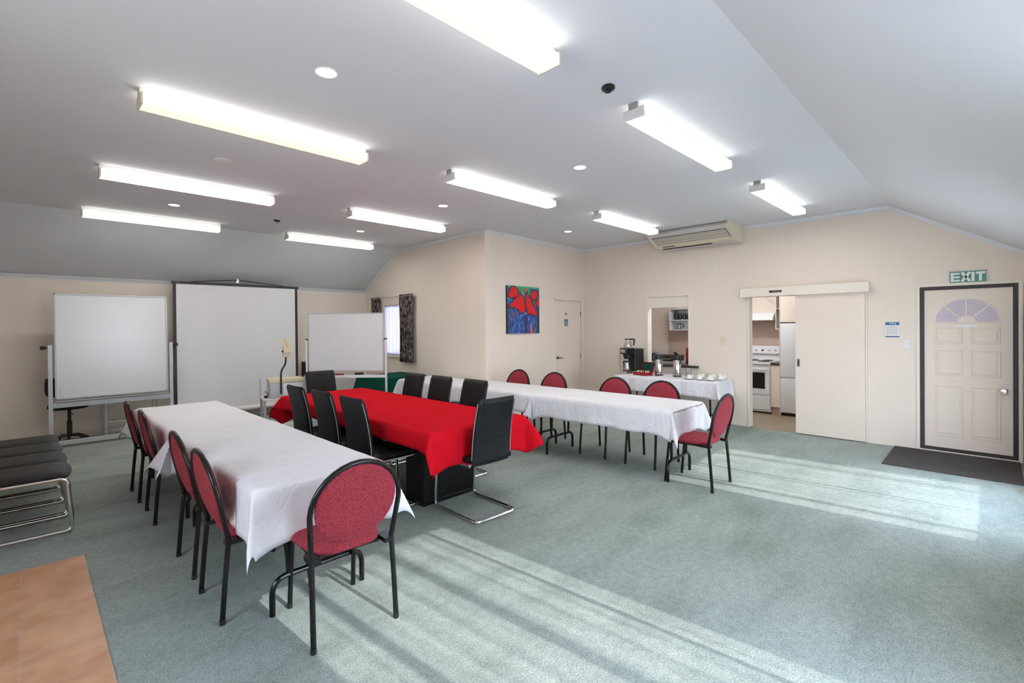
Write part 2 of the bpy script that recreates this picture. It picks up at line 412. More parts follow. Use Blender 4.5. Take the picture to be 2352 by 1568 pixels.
fl = MB().box(LX, FY - .12, -.1, KX + .12, BY + .1, 0).build('floor', CARPET, smooth=False); struct(fl)
ft = MB().box(-1.26, -.2, 0, 0, 0, .006).build('floor_entry', TILE, smooth=False)
ft.location = (.27, 4.515, 0); ft.data.clear_geometry()
ft.data.from_pydata([(-1.56, -4.8, 0), (0, -4.8, 0), (0, 0, 0), (-1.56, 0, 0), (-1.56, -4.8, .005), (0, -4.8, .005), (0, 0, .005), (-1.56, 0, .005)], [],
                    [(0, 3, 2, 1), (4, 5, 6, 7), (0, 1, 5, 4), (1, 2, 6, 5), (2, 3, 7, 6), (3, 0, 4, 7)]); ft.data.update(); struct(ft)
cb = MB()
for (y0, y1) in ((FY - .12, FK), (FK, BK), (BK, BY + .12)):
    z0, z1 = [CZ + (FZ - CZ) / (FY - FK) * (y - FK) if y < FK else (CZ if y <= BK else CZ + (BZ - CZ) / (BY - BK) * (y - BK)) for y in (y0, y1)]
    cb.hexa([(LX - .12, y0, z0), (KX + .12, y0, z0), (KX + .12, y1, z1), (LX - .12, y1, z1),
             (LX - .12, y0, z0 + .1), (KX + .12, y0, z0 + .1), (KX + .12, y1, z1 + .1), (LX - .12, y1, z1 + .1)])
struct(cb.build('ceiling', CEIL, smooth=False))
# cornices
def cornice(n, F, pts, w=.035, h=.035):
    mb = MB()
    for (a, za), (b, zb) in zip(pts, pts[1:]):
        mb.hexa([(a, -w * .35, za - h), (b, -w * .35, zb - h), (b, 0, zb - h), (a, 0, za - h), (a, -w, za), (b, -w, zb), (b, 0, zb), (a, 0, za)])
        mb.hexa([(a, -.008, za - h - .018), (b, -.008, zb - h - .018), (b, 0, zb - h - .018), (a, 0, za - h - .018), (a, -.008, za - h), (b, -.008, zb - h), (b, 0, zb - h), (a, 0, za - h)])
    o = mb.build('trim_%d' % n, COVE, smooth=False); onframe(o, F); struct(o)
e = .002
cornice(1, F_back, [(0, BZ - e), (FBK, BZ - e)], .06, .045)
cornice(2, F_win, [(0, BZ - e), (BY - BK, CZ - e), (LW, CZ - e)])
cornice(3, F_pic, [(0, CZ - e), (LP, CZ - e)])
cornice(4, F_kit, [(0, CZ - e), (KC[1] - FK, CZ - e), (LK, FZ - e)])

# outdoor paving in front of the glazed doors
struct(MB().box(-4, -8, -.14, 12, FY - .13, -.04).build('floor_patio', PAVE, smooth=False))

# --- doors on kitchen wall (all in wall frame: x along wall to the right, y<0 into room)
def wt(name, label, cat, F, group=None):
    o = thing(name, label, cat, group=group); onframe(o, F); return o
def sobj(name, mb, m, F=None, parent=None, **k):
    o = mb.build(name, m, parent, **k)
    if F is not None: onframe(o, F)
    if parent is None: struct(o)
    return o
# hatch trim + header panel + servery counter
hm = MB().box(1.355, -.012, .85, 1.405, .125, 2.10).box(2.145, -.012, .85, 2.165, .125, 2.10).box(1.405, -.012, 2.065, 2.145, .125, 2.10)
hm.box(1.405, .02, 1.875, 2.145, .08, 2.065)
sobj('window_1', hm, TRIM, F_kit, smooth=False, bevel=.003)
sv = MB().rbox(1.40, -.06, .855, 2.325, 0, .895, .004).box(1.40, 0, .855, 2.15, .30, .895).build('servery_counter', KBEN, smooth=False)
tag(sv, 'dark narrow servery counter along the bottom of the kitchen hatch', 'counter'); onframe(sv, F_kit)
# kitchen doorway jambs
jm = MB().box(3.085, -.012, 0, 3.11, .13, 1.985).box(3.76, 0, 0, 3.775, .13, 1.985)
sobj('trim_5', jm, TRIM, F_kit, smooth=False, bevel=.002)
d1 = MB().rbox(3.745, -.042, .012, ks(1.15), -.006, 1.985, .003).build('door_1', DOORP, smooth=False); onframe(d1, F_kit); struct(d1)
pl = MB().rbox(3.785 - .02, -.046, .965, 3.785 + .02, -.04, 1.075, .004).build('recessed_pull', SILV, d1, smooth=False)
pl2 = MB().rbox(3.785 - .008, -.048, .985, 3.785 + .008, -.0455, 1.055, .0012).build('pull_slot', BLACKP, pl, smooth=False)
pm = MB().rbox(ks(2.70), -.095, 1.985, ks(1.10), 0, 2.115, .004).build('trim_6', TRIM, smooth=False); onframe(pm, F_kit); struct(pm)
# vertical cover strip right of the sliding door
st_ = MB().box(ks(1.148), -.02, 0, ks(1.13), 0, 1.985).build('trim_7', TRIM, smooth=False); onframe(st_, F_kit); struct(st_)

# exit door: architrave, dark seal frame, panelled leaf with a fanlight
ex0, ex1, ez = ks(.605), ks(-.245), 2.015
am = MB()
for (a, b, c, d) in ((ex0 - .03, 0, ex0 + .003, ez + .03), (ex1 - .003, 0, ex1 + .03, ez + .03), (ex0 + .003, ez - .003, ex1 - .003, ez + .03)): am.box(a, -.015, b, c, .125, d)
am.box(ex0 + .003, -.03, 0, ex1 - .003, .12, .022)
sobj('trim_8', am, TRIM, F_kit, smooth=False)
door2 = MB()
L0, L1, Z0, Z1 = ex0 + .045, ex1 - .045, .062, ez - .045
door2.box(L0, .0, Z0, L1, .04, Z1)
door2 = door2.build('door_2', DOORP, smooth=False); onframe(door2, F_kit); struct(door2)
dfm = MB()
for (a, b, c, d) in ((ex0 + .003, .022, L0 + .001, ez - .003), (L1 - .001, .022, ex1 - .003, ez - .003), (L0 + .001, Z1 - .001, L1 - .001, ez - .003), (L0 + .001, .022, L1 - .001, Z0 + .001)): dfm.box(a, -.012, b, c, .06, d)
dfm.build('seal_frame', DARKF, door2, smooth=False)
dw = L1 - L0; mid = (L0 + L1) / 2
def panel(x0, x1, z0, z1):
    mb = MB(); w = .02; yf = -.0065
    # raised moulding ring
    for (r, y) in ((0, yf),):
        mb.box(x0, y, z0, x1, 0, z0 + .012).box(x0, y, z1 - .012, x1, 0, z1).box(x0, y, z0, x0 + .012, 0, z1).box(x1 - .012, y, z0, x1, 0, z1)
    i = .036
    mb.hexa([(x0 + i, yf, z0 + i), (x1 - i, yf, z0 + i), (x1 - i + .018, 0, z0 + i - .018), (x0 + i - .018, 0, z0 + i - .018),
             (x0 + i, yf, z1 - i), (x1 - i, yf, z1 - i), (x1 - i + .018, 0, z1 - i + .018), (x0 + i - .018, 0, z1 - i + .018)])
    return mb
for (z0, z1) in ((1.32, 1.52), (.935, 1.245), (.21, .815)):
    for (x0, x1) in ((L0 + .10, L0 + .345), (L1 - .345, L1 - .10)):
        panel(x0, x1, z0, z1).build('panel', DOORP, door2, smooth=False, bevel=.002)
# fanlight
fc = (mid + .0, 1.575); Ro, Ri = .272, .085
for k in range(4):
    a0 = PI * k / 4 + .035; a1 = PI * (k + 1) / 4 - .035
    pts = [(fc[0] + Ro * math.cos(a0 + (a1 - a0) * i / 8), fc[1] + Ro * math.sin(a0 + (a1 - a0) * i / 8)) for i in range(9)]
    pts += [(fc[0] + Ri * math.cos(a1 + (a0 - a1) * i / 4), fc[1] + Ri * math.sin(a1 + (a0 - a1) * i / 4)) for i in range(5)]
    MB().prism(pts, 'y', -.003, .0).build('fanlight_pane', FROST, door2, smooth=False)
arc = [(fc[0] + (Ro + .006) * math.cos(PI * i / 24), -.003, fc[1] + (Ro + .006) * math.sin(PI * i / 24)) for i in range(25)]
arc2 = [(fc[0] + (Ri - .004) * math.cos(PI * i / 16), -.003, fc[1] + (Ri - .004) * math.sin(PI * i / 16)) for i in range(17)]
fb = MB().tube(arc, .006, 6).tube(arc2, .005, 6).tube([(fc[0] - Ro, -.003, fc[1] - .004), (fc[0] + Ro, -.003, fc[1] - .004)], .006, 6)
for k in (1, 2, 3):
    a = PI * k / 4; fb.tube([(fc[0] + Ri * math.cos(a), -.003, fc[1] + Ri * math.sin(a)), (fc[0] + Ro * math.cos(a), -.003, fc[1] + Ro * math.sin(a))], .009, 6)
fb.build('glazing_bar', TRIM, door2)
MB().box(mid - .10, -.0035, 1.515, mid + .09, 0, 1.545).build('reflection_strip', SIGNW, door2, smooth=False)  # pale plate painting a window's reflection onto the door
kb = MB(); kb.lathe([(.0, 0), (.036, 0), (.036, .006), (.015, .012), (.013, .03), (.028, .042), (.032, .055), (.026, .068), (.0, .072)])
kb.xf(Matrix.Translation((L1 - .075, 0, .79)) @ Matrix.Rotation(PI / 2, 4, 'X')).build('door_knob', SILV, door2)

# toilet door in picture wall
door3 = MB().box(1.86, .012, .01, 2.675, .05, 2.03).build('door_3', DOORP, smooth=False); onframe(door3, F_pic); struct(door3)
a3 = MB().box(1.805, -.012, 0, 1.838, .125, 2.09).box(2.697, -.012, 0, 2.725, .125, 2.09).box(1.805, -.012, 2.057, 2.725, .125, 2.09)
a3.box(1.835, .03, 0, 1.86, .06, 2.06).box(2.675, .03, 0, 2.70, .06, 2.06).box(1.835, .03, 2.03, 2.70, .06, 2.06)
sobj('trim_9', a3, TRIM, F_pic, smooth=False, bevel=.002)
h3 = MB(); h3.lathe([(.0, 0), (.027, 0), (.027, .008), (.010, .012), (.010, .045), (0, .045)])
h3.xf(Matrix.Translation((1.905, .012, .985)) @ Matrix.Rotation(PI / 2, 4, 'X'))
h3.tube(fillet([(1.905, -.03, .985), (1.96, -.032, .985), (2.025, -.03, .975)], .02), .009, 8)
h3.build('lever_handle', BRONZE, door3)
for z in (1.80, .98, .25): MB().cyl((2.682, .008, z - .045), (2.682, .008, z + .045), .007, n=8).build('hinge', BRONZE, door3)
# baseboards (low skirting seen at kitchen wall right)
# ------------------------------------------------------------------ window in the window wall
def winpanel():
    w = MB(); a, b, c, d = .77, 1.57, 1.02, 2.02
    for (x0, x1, z0, z1) in ((a, b, c, c + .035), (a, b, d - .035, d), (a, a + .035, c, d), (b - .035, b, c, d)): w.box(x0, .05, z0, x1, .09, z1)
    o = w.build('window_2', KWHITE, smooth=False); onframe(o, F_win); struct(o)
    MB().box(a + .03, .065, c + .03, b - .03,   .071, d - .03).build('pane', PANE, o, smooth=False)
    s_ = MB().box(a - .03, -.04, c - .03, b + .03, .05, c).build('window_sill', TRIM, o, smooth=False, bevel=.003)
winpanel()
def curtain(x0, x1, z0, z1, nf, amp, name, m, F, label, cat='curtain', group=None, y=-.06, seed=1, head=None):
    rnd = random.Random(seed); ph = [rnd.uniform(-.5, .5) for _ in range(60)]
    def fn(u, v):
        z = z0 + (z1 - z0) * v; t = u * nf * 2 * PI + ph[int(u * 20)] * .2
        g = 1 - .10 * v
        xx = (x0 + x1) / 2 + (u - .5) * (x1 - x0) * (1 - .10 * math.sin(PI * min(1, v * 1.1)) * .5)
        return (xx, y + amp * math.sin(t) * (.55 + .45 * (1 - v)) + .004 * math.sin(u * 37 + v * 3), z)
    o = MB().grid(fn, int(nf * 12), 14).build(name, m, solid=.003, angle=80)
    if F: onframe(o, F)
    return tag(o, label, cat, group)
cx = lambda Y: BY - Y
curtain(cx(9.17), cx(8.80), .93, 2.19, 5, .022, 'patterned_curtain', FLORAL, F_win, 'short dark floral curtain, left of the far window, beside the corner', group='floral curtains at the far window', y=-.07, seed=2)
curtain(cx(8.03), cx(7.53), .92, 2.20, 6, .024, 'patterned_curtain', FLORAL, F_win, 'short dark floral curtain, right of the far window, fully visible', group='floral curtains at the far window', y=-.07, seed=5)
nc = curtain(.76, 1.59, 1.03, 2.03, 11, .012, 'net_curtain', NET, F_win, 'white net curtain hanging across the far window', y=.02, seed=9)
rod = MB().cyl((cx(9.20), -.075, 2.165), (cx(7.50), -.075, 2.165), .007, n=8); 
for xx in (cx(9.1), cx(8.4), cx(7.6)): rod.cyl((xx, -.075, 2.165), (xx, 0, 2.165), .004, n=6)
rod = rod.build('curtain_rod', SILV); onframe(rod, F_win); tag(rod, 'thin metal curtain rod above the far window', 'curtain rod')
# front wall glazing (behind and beside the camera)
def glaz(n, x0, x1, z0, z1, mull, door=False):
    w = MB(); f = .05
    for (a, b, c, d) in ((x0, x1, z0, z0 + f), (x0, x1, z1 - f, z1), (x0, x0 + .02, z0, z1), (x1 - .02, x1, z0, z1)): w.box(a, .03, c, b, .09, d)
    for m_, ww in mull: w.box(m_ - ww / 2, .03, z0, m_ + ww / 2, .09, z1)
    o = w.build('window_%d' % n, KWHITE, smooth=False); onframe(o, F_front); struct(o)
    MB().box(x0 + .02, .058, z0 + .04, x1 - .02, .062, z1 - .04).build('pane', PANE, o, smooth=False); return o
sunx = lambda xf_, yf_: xf_ + .085 * (yf_ - FY)     # floor point -> x at the front wall
mA = [(fs(sunx(6.19, .09)), .035), (fs(sunx(5.58, .08)), .03), (fs(sunx(5.01, .07)), .05)]
mB = [(fs(sunx(1.83, 2.0)), .075), (fs(sunx(2.22, 2.2)), .03), (fs(sunx(1.24, 2.3)), .06)]
glaz(3, fs(6.50), fs(4.82), .24, 1.80, mA)
glaz(4, fs(2.62), fs(1.18), .04, 2.22, mB)
for (a, b, z0, z1, lab) in ((6.52, 4.80, .22, 1.84, 'sheer net curtain over the wide front window beside the exit door'), (2.64, 1.16, .03, 2.26, 'sheer net curtain over the tall glazed front doors')):
    curtain(fs(a), fs(b), z0, z1, 14, .008, 'sheer_curtain', SHEER, F_front, lab, y=.015, seed=int(a))
view_drape = curtain(.06, .30, .02, 1.72, 4, .02, 'patterned_curtain', FLORAL, F_front, 'long floral drape standing in for the view through a glass door, past the exit door at the right edge', y=-.07, seed=7)  # drape fills a sliver read as a view through glass
# unseen left wall window, added to let in fill daylight
for n, (a, b, c, d) in ((5, (1.7, 2.9, 1.0, 2.15)),):
    w = MB()
    for (x0, x1, z0, z1) in ((a, b, c, c + .05), (a, b, d - .05, d), (a, a + .05, c, d), (b - .05, b, c, d), ((a + b) / 2 - .025, (a + b) / 2 + .025, c, d)): w.box(x0, .03, z0, x1, .09, z1)
    o = w.build('window_%d' % n, KWHITE, smooth=False); onframe(o, F_left); struct(o)  # added window, out of view, only admits fill daylight
    MB().box(a + .04, .058, c + .04, b - .04, .062, d - .04).build('pane', PANE, o, smooth=False)

# ------------------------------------------------------------------ kitchen beyond
kit = MB()
kx0, kx1, ky0, ky1, kz = KX + .12, 9.75, 1.3, 5.45, 2.5
struct(MB().box(kx0 - .12, ky0, -.1, kx1, ky1, .002).build('floor_kitchen', KVINYL, smooth=False))
struct(MB().box(kx1, ky0, 0, kx1 + .1, ky1, kz).build('wall_kitchen_back', WALL, smooth=False))
struct(MB().box(kx0, ky1, 0, kx1 + .1, ky1 + .1, kz).build('wall_kitchen_left', WALL, smooth=False))
struct(MB().box(kx0, ky0 - .1, 0, kx1 + .1, ky0, kz).build('wall_kitchen_right', WALL, smooth=False))
struct(MB().box(kx0, ky0 - .1, kz, kx1 + .1, ky1 + .1, kz + .1).build('ceiling_kitchen', CEIL, smooth=False))
struct(MB().box(kx1 - .01, 2.56, .9, kx1, 4.9, 1.66).build('trim_10', KTILE, smooth=False))
kt = thing('kitchen_fill_light', 'added fill light on the kitchen ceiling, out of view', 'ceiling light', (8.35, 3.3, kz))  # unseen lamp added to brighten the kitchen behind the openings
MB().box(-.06, -.75, -.08, .06, .75, -.03).build('diffuser', FILLK, kt, smooth=False)  # glowing part of the added kitchen fill light
MB().box(-.04, -.76, -.03, .04, .76, 0).build('body', WPLAS, kt, smooth=False)
# stove
sx = 9.12
stove = thing('stove', 'white freestanding electric stove seen through the kitchen doorway', 'stove', (sx, 2.70, 0))
w_ = .56
MB().box(.01, 0, .03, .55, w_, .86).build('body', KWHITE, stove, smooth=False, bevel=.006)
od = MB().rbox(-.012, .015, .335, .01, w_ - .015, .80, .004).build('oven_door', KWHITE, stove, smooth=False)
MB().box(-.016, .085, .44, -.0125, w_ - .08, .72).build('oven_window', OVENG, od, smooth=False)
MB().tube([(-.035, .05, .775), (-.035, w_ - .05, .775)], .008, 8).build('handle', KWHITE, od)
MB().rbox(-.012, .01, .07, .01, w_ - .01, .32, .004).build('drawer', KWHITE, stove, smooth=False)
MB().rbox(-.02, -.005, .865, .56, w_ + .005, .905, .005).build('hob', KWHITE, stove, smooth=False)
for (xx, yy, rr) in ((.14, .15, .09), (.14, .41, .075), (.38, .15, .075), (.38, .41, .09)):
    c = MB()
    for q in range(4):
        c.tube([(xx + rr * (1 - q * .22) * math.cos(2 * PI * i / 20), yy + rr * (1 - q * .22) * math.sin(2 * PI * i / 20), .914) for i in range(20)], .007, 6, closed=True)
    c.build('hotplate', BLACKP, stove)
bk = MB().box(.54, 0, .905, .575, w_, 1.03).prism([(.50, 1.03), (.575, 1.03), (.575, 1.17), (.53, 1.17)], 'y', 0, w_).build('control_panel', KWHITE, stove, smooth=False)
for q in range(5): MB().cyl((.525, .06 + q * .11, 1.09), (.50, .06 + q * .11, 1.09), .017, n=12).build('knob', GREYM if q != 2 else BLACKP, bk)
MB().box(.04, .02, 0, .5, w_ - .02, .03).build('plinth', BLACKP, stove, smooth=False)
# base cabinet + benchtop between stove and fridge
bc = thing('base_cabinet', 'narrow cream base cabinet between the stove and the fridge', 'cabinet', (9.12, 2.548, 0))
MB().box(.02, 0, .13, .6, .148, .86).build('body', DOORP, bc, smooth=False)
MB().rbox(0, .004, .135, .02, .144, .855, .003).build('door', DOORP, bc, smooth=False)
MB().box(.06, .0, 0, .55, .148, .13).build('plinth', KTILE, bc, smooth=False)
bt = MB().rbox(9.10, 2.548, .862, 9.745, 2.694, .90, .004).build('benchtop', KBEN, smooth=False); tag(bt, 'short dark benchtop beside the stove', 'benchtop')
# fridge
fr = thing('fridge', 'tall white fridge freezer with two doors in the kitchen', 'fridge', (9.10, 1.96, 0))
MB().box(.05, 0, .04, .62, .575, 1.58).build('body', KWHITE, fr, smooth=False, bevel=.008)
MB().rbox(0, 0, .665, .048, .575, 1.585, .01).build('fridge_door', KWHITE, fr)
MB().rbox(0, 0, .06, .048, .575, .652, .01).build('freezer_door', KWHITE, fr)
MB().box(.0, .30, .653, .02, .55, .665).build('handle', GREYM, fr, smooth=False)
MB().box(.03, .02, 0, .6, .555, .04).build('plinth', BLACKP, fr, smooth=False)
oc = thing('overhead_cupboard', 'cream cupboard above the fridge', 'cupboard', (9.10, 1.96, 1.60))
MB().box(.02, 0, 0, .64, .575, .75).build('body', DOORP, oc, smooth=False)
MB().rbox(0, .003, .003, .02, .572, .747, .003).build('door', DOORP, oc, smooth=False)
ep = MB().box(9.10, 2.536, 0, 9.745, 2.547, 2.35).build('end_panel', DOORP, smooth=False); tag(ep, 'tall cream end panel beside the fridge', 'panel')
# rangehood and shelf
rh = thing('rangehood', 'slim white rangehood above the stove', 'rangehood', (9.33, 2.72, 1.64))
MB().prism([(0, .0), (.415, 0), (.415, .14), (.12, .14), (.0, .035)], 'y', 0, .56).build('hood', KWHITE, rh, smooth=False, bevel=.004)
MB().box(-.004, .06, .006, 0, .5, .03).build('front_strip', SIGNW, rh, smooth=False)
ws = thing('wall_shelf', 'small open cream wall shelf beside the rangehood', 'shelf', (9.42, 2.60, 1.48))
for q in (0, .09): MB().box(0, q, 0, .32, q + .012, .75).build('side_panel', TRIM, ws, smooth=False)
for q in (0, .36): MB().box(0, .012, q, .32, .09, q + .012).build('shelf', TRIM, ws, smooth=False)
cord = MB().tube([(9.73, 3.1, 2.2), (9.73, 2.98, 2.08), (9.73, 2.86, 1.99), (9.73, 2.80, 1.95), (9.73, 2.77, 1.8)], .004, 6).xf(Matrix.Translation((-9.33, -2.72, -1.64))).build('power_cord', GREYM, rh)
# bench under hatch view at back of kitchen
kb2 = thing('kitchen_bench', 'cream kitchen bench cabinet behind the hatch', 'cabinet', (9.15, 3.32, 0))
MB().box(.02, 0, .1, .59, 2.1, .70).build('body', DOORP, kb2, smooth=False)
for q in range(4): MB().rbox(0, .01 + q * .525, .11, .02, .515 + q * .525, .695, .003).build('door', DOORP, kb2, smooth=False)
MB().box(.06, 0, 0, .55, 2.1, .1).build('plinth', KTILE, kb2, smooth=False)
bt2 = MB().rbox(9.12, 3.32, .70, 9.745, 5.43, .74, .004).build('benchtop', KBEN, smooth=False); tag(bt2, 'long dark benchtop behind the hatch', 'benchtop')
hs = thing('hatch_shelf', 'white two tier wall shelf of coffee things behind the hatch', 'shelf', (9.45, 4.12, 1.46))
for q in (0, .60): MB().box(0, q, 0, .295, q + .012, .44).build('side_panel', KWHITE, hs, smooth=False)
MB().box(.28, .012, 0, .295, .60, .44).build('back_panel', KWHITE, hs, smooth=False)
for q in (0, .205, .43): MB().box(0, .012, q, .28, .60, q + .012).build('shelf', KWHITE, hs, smooth=False)
for i, (yy, hh) in enumerate(((4.62, .19), (4.54, .13), (4.45, .13), (4.36, .13), (4.27, .13))):
    o = MB().lathe([(0, 0), (.037, 0), (.041, hh * .6), (.024, hh * .9), (.026, hh), (0, hh)], n=14).tube([(.03, 0, hh * .85), (.07, 0, hh * .7), (.06, 0, hh * .2)], .007, 6).build('coffee_jug', BLACKP)
    o.location = (9.55, yy, 1.678)
    tag(o, 'tall black jug, leftmost on the top tier of the hatch shelf' if i == 0 else 'small black jug on the top tier of the hatch shelf, %s from the left' % ['', 'second', 'third', 'fourth', 'fifth'][i], 'jug', 'black jugs on the hatch shelf')
o = thing('glass_coffee_pot', 'glass coffee pot with black handle on the lower tier of the hatch shelf', 'coffee pot', (9.55, 4.56, 1.473))
MB().lathe([(0, 0), (.06, 0), (.065, .03), (.04, .09), (.042, .11), (.038, .11), (.036, .09), (.06, .03), (0, .006)], n=20).build('bowl', GLASS, o)
MB().lathe([(0, .11), (.045, .11), (.045, .13), (0, .13)], n=16).tube([(0, -.045, .12), (0, -.095, .11), (0, -.085, .04)], .009, 6).build('handle', BLACKP, o)
fe = thing('red_flask', 'red flask with black base on the kitchen bench, right edge of the hatch', 'flask', (9.35, 4.27, .74))
MB().lathe([(0, .1), (.055, .1), (.055, .30), (.045, .37), (0, .375)], n=20).build('body', REDE, fe)
MB().lathe([(0, 0), (.06, 0), (.06, .1), (0, .1)], n=20).build('base', BLACKP, fe)
tr = thing('black_grill', 'black benchtop grill with lid on the bench behind the hatch', 'grill', (9.40, 4.78, .74))
MB().rbox(-.17, -.30, 0, .17, .30, .09, .012).build('base', GREYM, tr, smooth=False)
MB().rbox(-.18, -.31, .10, .18, .31, .21, .02).build('lid', BLACKP, tr)
MB().box(-.19, -.2, .13, -.18, .2, .15).build('handle', SILV, tr, smooth=False)
o = MB().rbox(9.25, 5.12, .742, 9.6, 5.42, .97, .01).build('toaster_oven', DARKF, smooth=False); tag(o, 'dark small oven at the left end of the bench behind the hatch', 'oven')

# ------------------------------------------------------------------ wall fittings
def plate(name, label, cat, F, x, z, w, h, m, toggles=0, group=None):
    o = wt(name, label, cat, F, group)
    MB().rbox(x - w / 2, -.009, z - h / 2, x + w / 2, 0, z + h / 2, .003).build('plate', m, o, smooth=False)
    for k in range(toggles):
        zz = z + (k - (toggles - 1) / 2) * .035
        MB().rbox(x - .008, -.013, zz - .012, x + .008, -.009, zz + .012, .0015).build('switch', m, o, smooth=False)
    return o
plate('wall_plate', 'blank cream wall plate between the hatch and the sliding door', 'wall plate', F_kit, ks(3.0), 1.315, .082, .13, CPLAS)
plate('light_switch', 'white double light switch beside the exit door', 'light switch', F_kit, ks(.725), 1.31, .075, .12, WPLAS, 2)
plate('light_switch', 'white light switch on the wall corner left of the painting', 'light switch', F_pic, .20, 1.17, .07, .115, WPLAS, 1)
plate('wall_sensor', 'small cream sensor box high on the wall below the air conditioner', 'sensor', F_kit, ks(3.10), 2.53, .06, .10, WPLAS, 1)

def letters(text, h, th=.0015):
    cu = bpy.data.curves.new('t', 'FONT'); cu.body = text; cu.size = h; cu.extrude = th; cu.align_x = 'CENTER'; cu.align_y = 'CENTER'
    ob = bpy.data.objects.new('t', cu); COL.objects.link(ob)
    dg = bpy.context.evaluated_depsgraph_get(); me = bpy.data.meshes.new_from_object(ob.evaluated_get(dg))
    bpy.data.objects.remove(ob); bpy.data.curves.remove(cu); return me
def text_obj(name, text, h, m, parent, x, y, z, sx=1):
    me = letters(text, h); me.transform(Matrix.Translation((x, y, z)) @ Matrix.Rotation(PI / 2, 4, 'X') @ Matrix.Diagonal((sx, 1, 1, 1)))
    me.materials.clear(); me.materials.append(m); o = bpy.data.objects.new(name, me); COL.objects.link(o); o.parent = parent; return o
# exit sign: block letters
es = wt('exit_sign', 'green EXIT sign with white letters above the panelled door', 'sign', F_kit)
sx0, sx1, sz0, sz1 = ks(.335), ks(.005), 2.035, 2.185
MB().box(sx0, -.012, sz0, sx1, 0, sz1).build('sign_panel', SIGNG, es, smooth=False)
bd = MB(); b_ = .006
for (a, b, c, d) in ((sx0, sx1, sz0, sz0 + b_), (sx0, sx1, sz1 - b_, sz1), (sx0, sx0 + b_, sz0, sz1), (sx1 - b_, sx1, sz0, sz1)): bd.box(a, -.0135, c, b, -.012, d)
bd.build('white_border', SIGNW, es, smooth=False)
lt = MB(); lz0, lz1 = sz0 + .022, sz1 - .02; t_ = .026; y0, y1 = -.0145, -.012
def bar(p, q, w=t_):
    P, Q = Vector(p), Vector(q); d = (Q - P).normalized(); n_ = Vector((-d.y, d.x)) * w / 2
    lt.prism([tuple(P - n_), tuple(Q - n_), tuple(Q + n_), tuple(P + n_)], 'y', y0, y1)
ex = sx0 + .018; H_ = lz1 - lz0
bar((ex + t_ / 2, lz0), (ex + t_ / 2, lz1))
for zz in (lz0 + t_ / 2, (lz0 + lz1) / 2, lz1 - t_ / 2): bar((ex + t_, zz), (ex + .078, zz), t_ * .85)
xx = ex + .085; bar((xx + .012, lz0), (xx + .082, lz1)); bar((xx + .012, lz1), (xx + .046, (lz0 + lz1) / 2)); bar((xx + .048, (lz0 + lz1) / 2), (xx + .082, lz0))
xi = ex + .193; bar((xi, lz0), (xi, lz1))
xt = ex + .215; bar((xt, lz1 - t_ / 2), (xt + .082, lz1 - t_ / 2)); bar((xt + .041, lz0), (xt + .041, lz1 - t_))
lt.build('lettering', SIGNW, es, smooth=False)
# fire notice
nt_ = wt('fire_notice', 'small blue and white framed notice headed FIRE left of the exit door', 'notice', F_kit)
nx0, nx1, nz0, nz1 = ks(.94), ks(.80), 1.395, 1.585
MB().box(nx0, -.010, nz0, nx1, 0, nz1).build('board', SIGNW, nt_, smooth=False)
MB().box(nx0, -.0115, nz1 - .038, nx1, -.010, nz1).box(nx0, -.0115, nz0, nx1, -.010, nz0 + .014).build('blue_band', SIGNB, nt_, smooth=False)
text_obj('heading', 'FIRE', .03, SIGNW, nt_, (nx0 + nx1) / 2 + .005, -.0125, nz1 - .019, 1.3)
tx = MB()
rnd = random.Random(4)
for r_ in range(9):
    zz = nz1 - .052 - r_ * .0125; x = nx0 + .012
    while x < nx1 - .02:
        w = rnd.uniform(.01, .03); tx.box(x, -.0108, zz - .003, min(x + w, nx1 - .01), -.010, zz + .003); x += w + .006
tx.build('small_print', SIGNGY, nt_, smooth=False)
# sign on pelmet
kg = wt('door_sign', 'small dark plate with pale figure on the sliding door pelmet', 'sign', F_kit)
MB().box(ks(2.29), -.101, 2.035, ks(2.125), -.095, 2.068).build('plate', SIGNBR, kg, smooth=False)
text_obj('lettering', 'KITCHEN', .017, SIGNGY, kg, ks(2.195), -.103, 2.051, 1.3)
# signs on toilet door
s1 = wt('door_sign', 'small brown TOILET plate on the toilet door', 'sign', F_pic)
MB().box(2.155, .006, 1.785, 2.225, .012, 1.815).build('plate', SIGNBR, s1, smooth=False)
text_obj('lettering', 'TOILET', .014, SIGNW, s1, 2.19, .004, 1.80, 1.1)
s2 = wt('accessible_sign', 'blue wheelchair symbol sign on the toilet door', 'sign', F_pic)
MB().box(2.14, .007, 1.575, 2.25, .012, 1.70).build('panel', SIGNB, s2, smooth=False)
wc = MB(); cxx, czz = 2.19, 1.625
wc.tube([(cxx + .03 * math.cos(a), .006, czz + .03 * math.sin(a)) for a in [PI * .6 + i * PI * 1.25 / 14 for i in range(15)]], .005, 6)
wc.lathe([(0, -.008), (.008, 0), (0, .008)], (cxx - .004, .005, 1.688), 8)
wc.tube([(cxx - .003, .005, 1.678), (cxx, .005, 1.64), (cxx + .022, .005, 1.64), (cxx + .036, .005, 1.602), (cxx + .047, .005, 1.604)], .005, 6)
wc.tube([(cxx - .002, .005, 1.662), (cxx + .02, .005, 1.662)], .004, 6)
wc.build('symbol', SIGNW, s2)

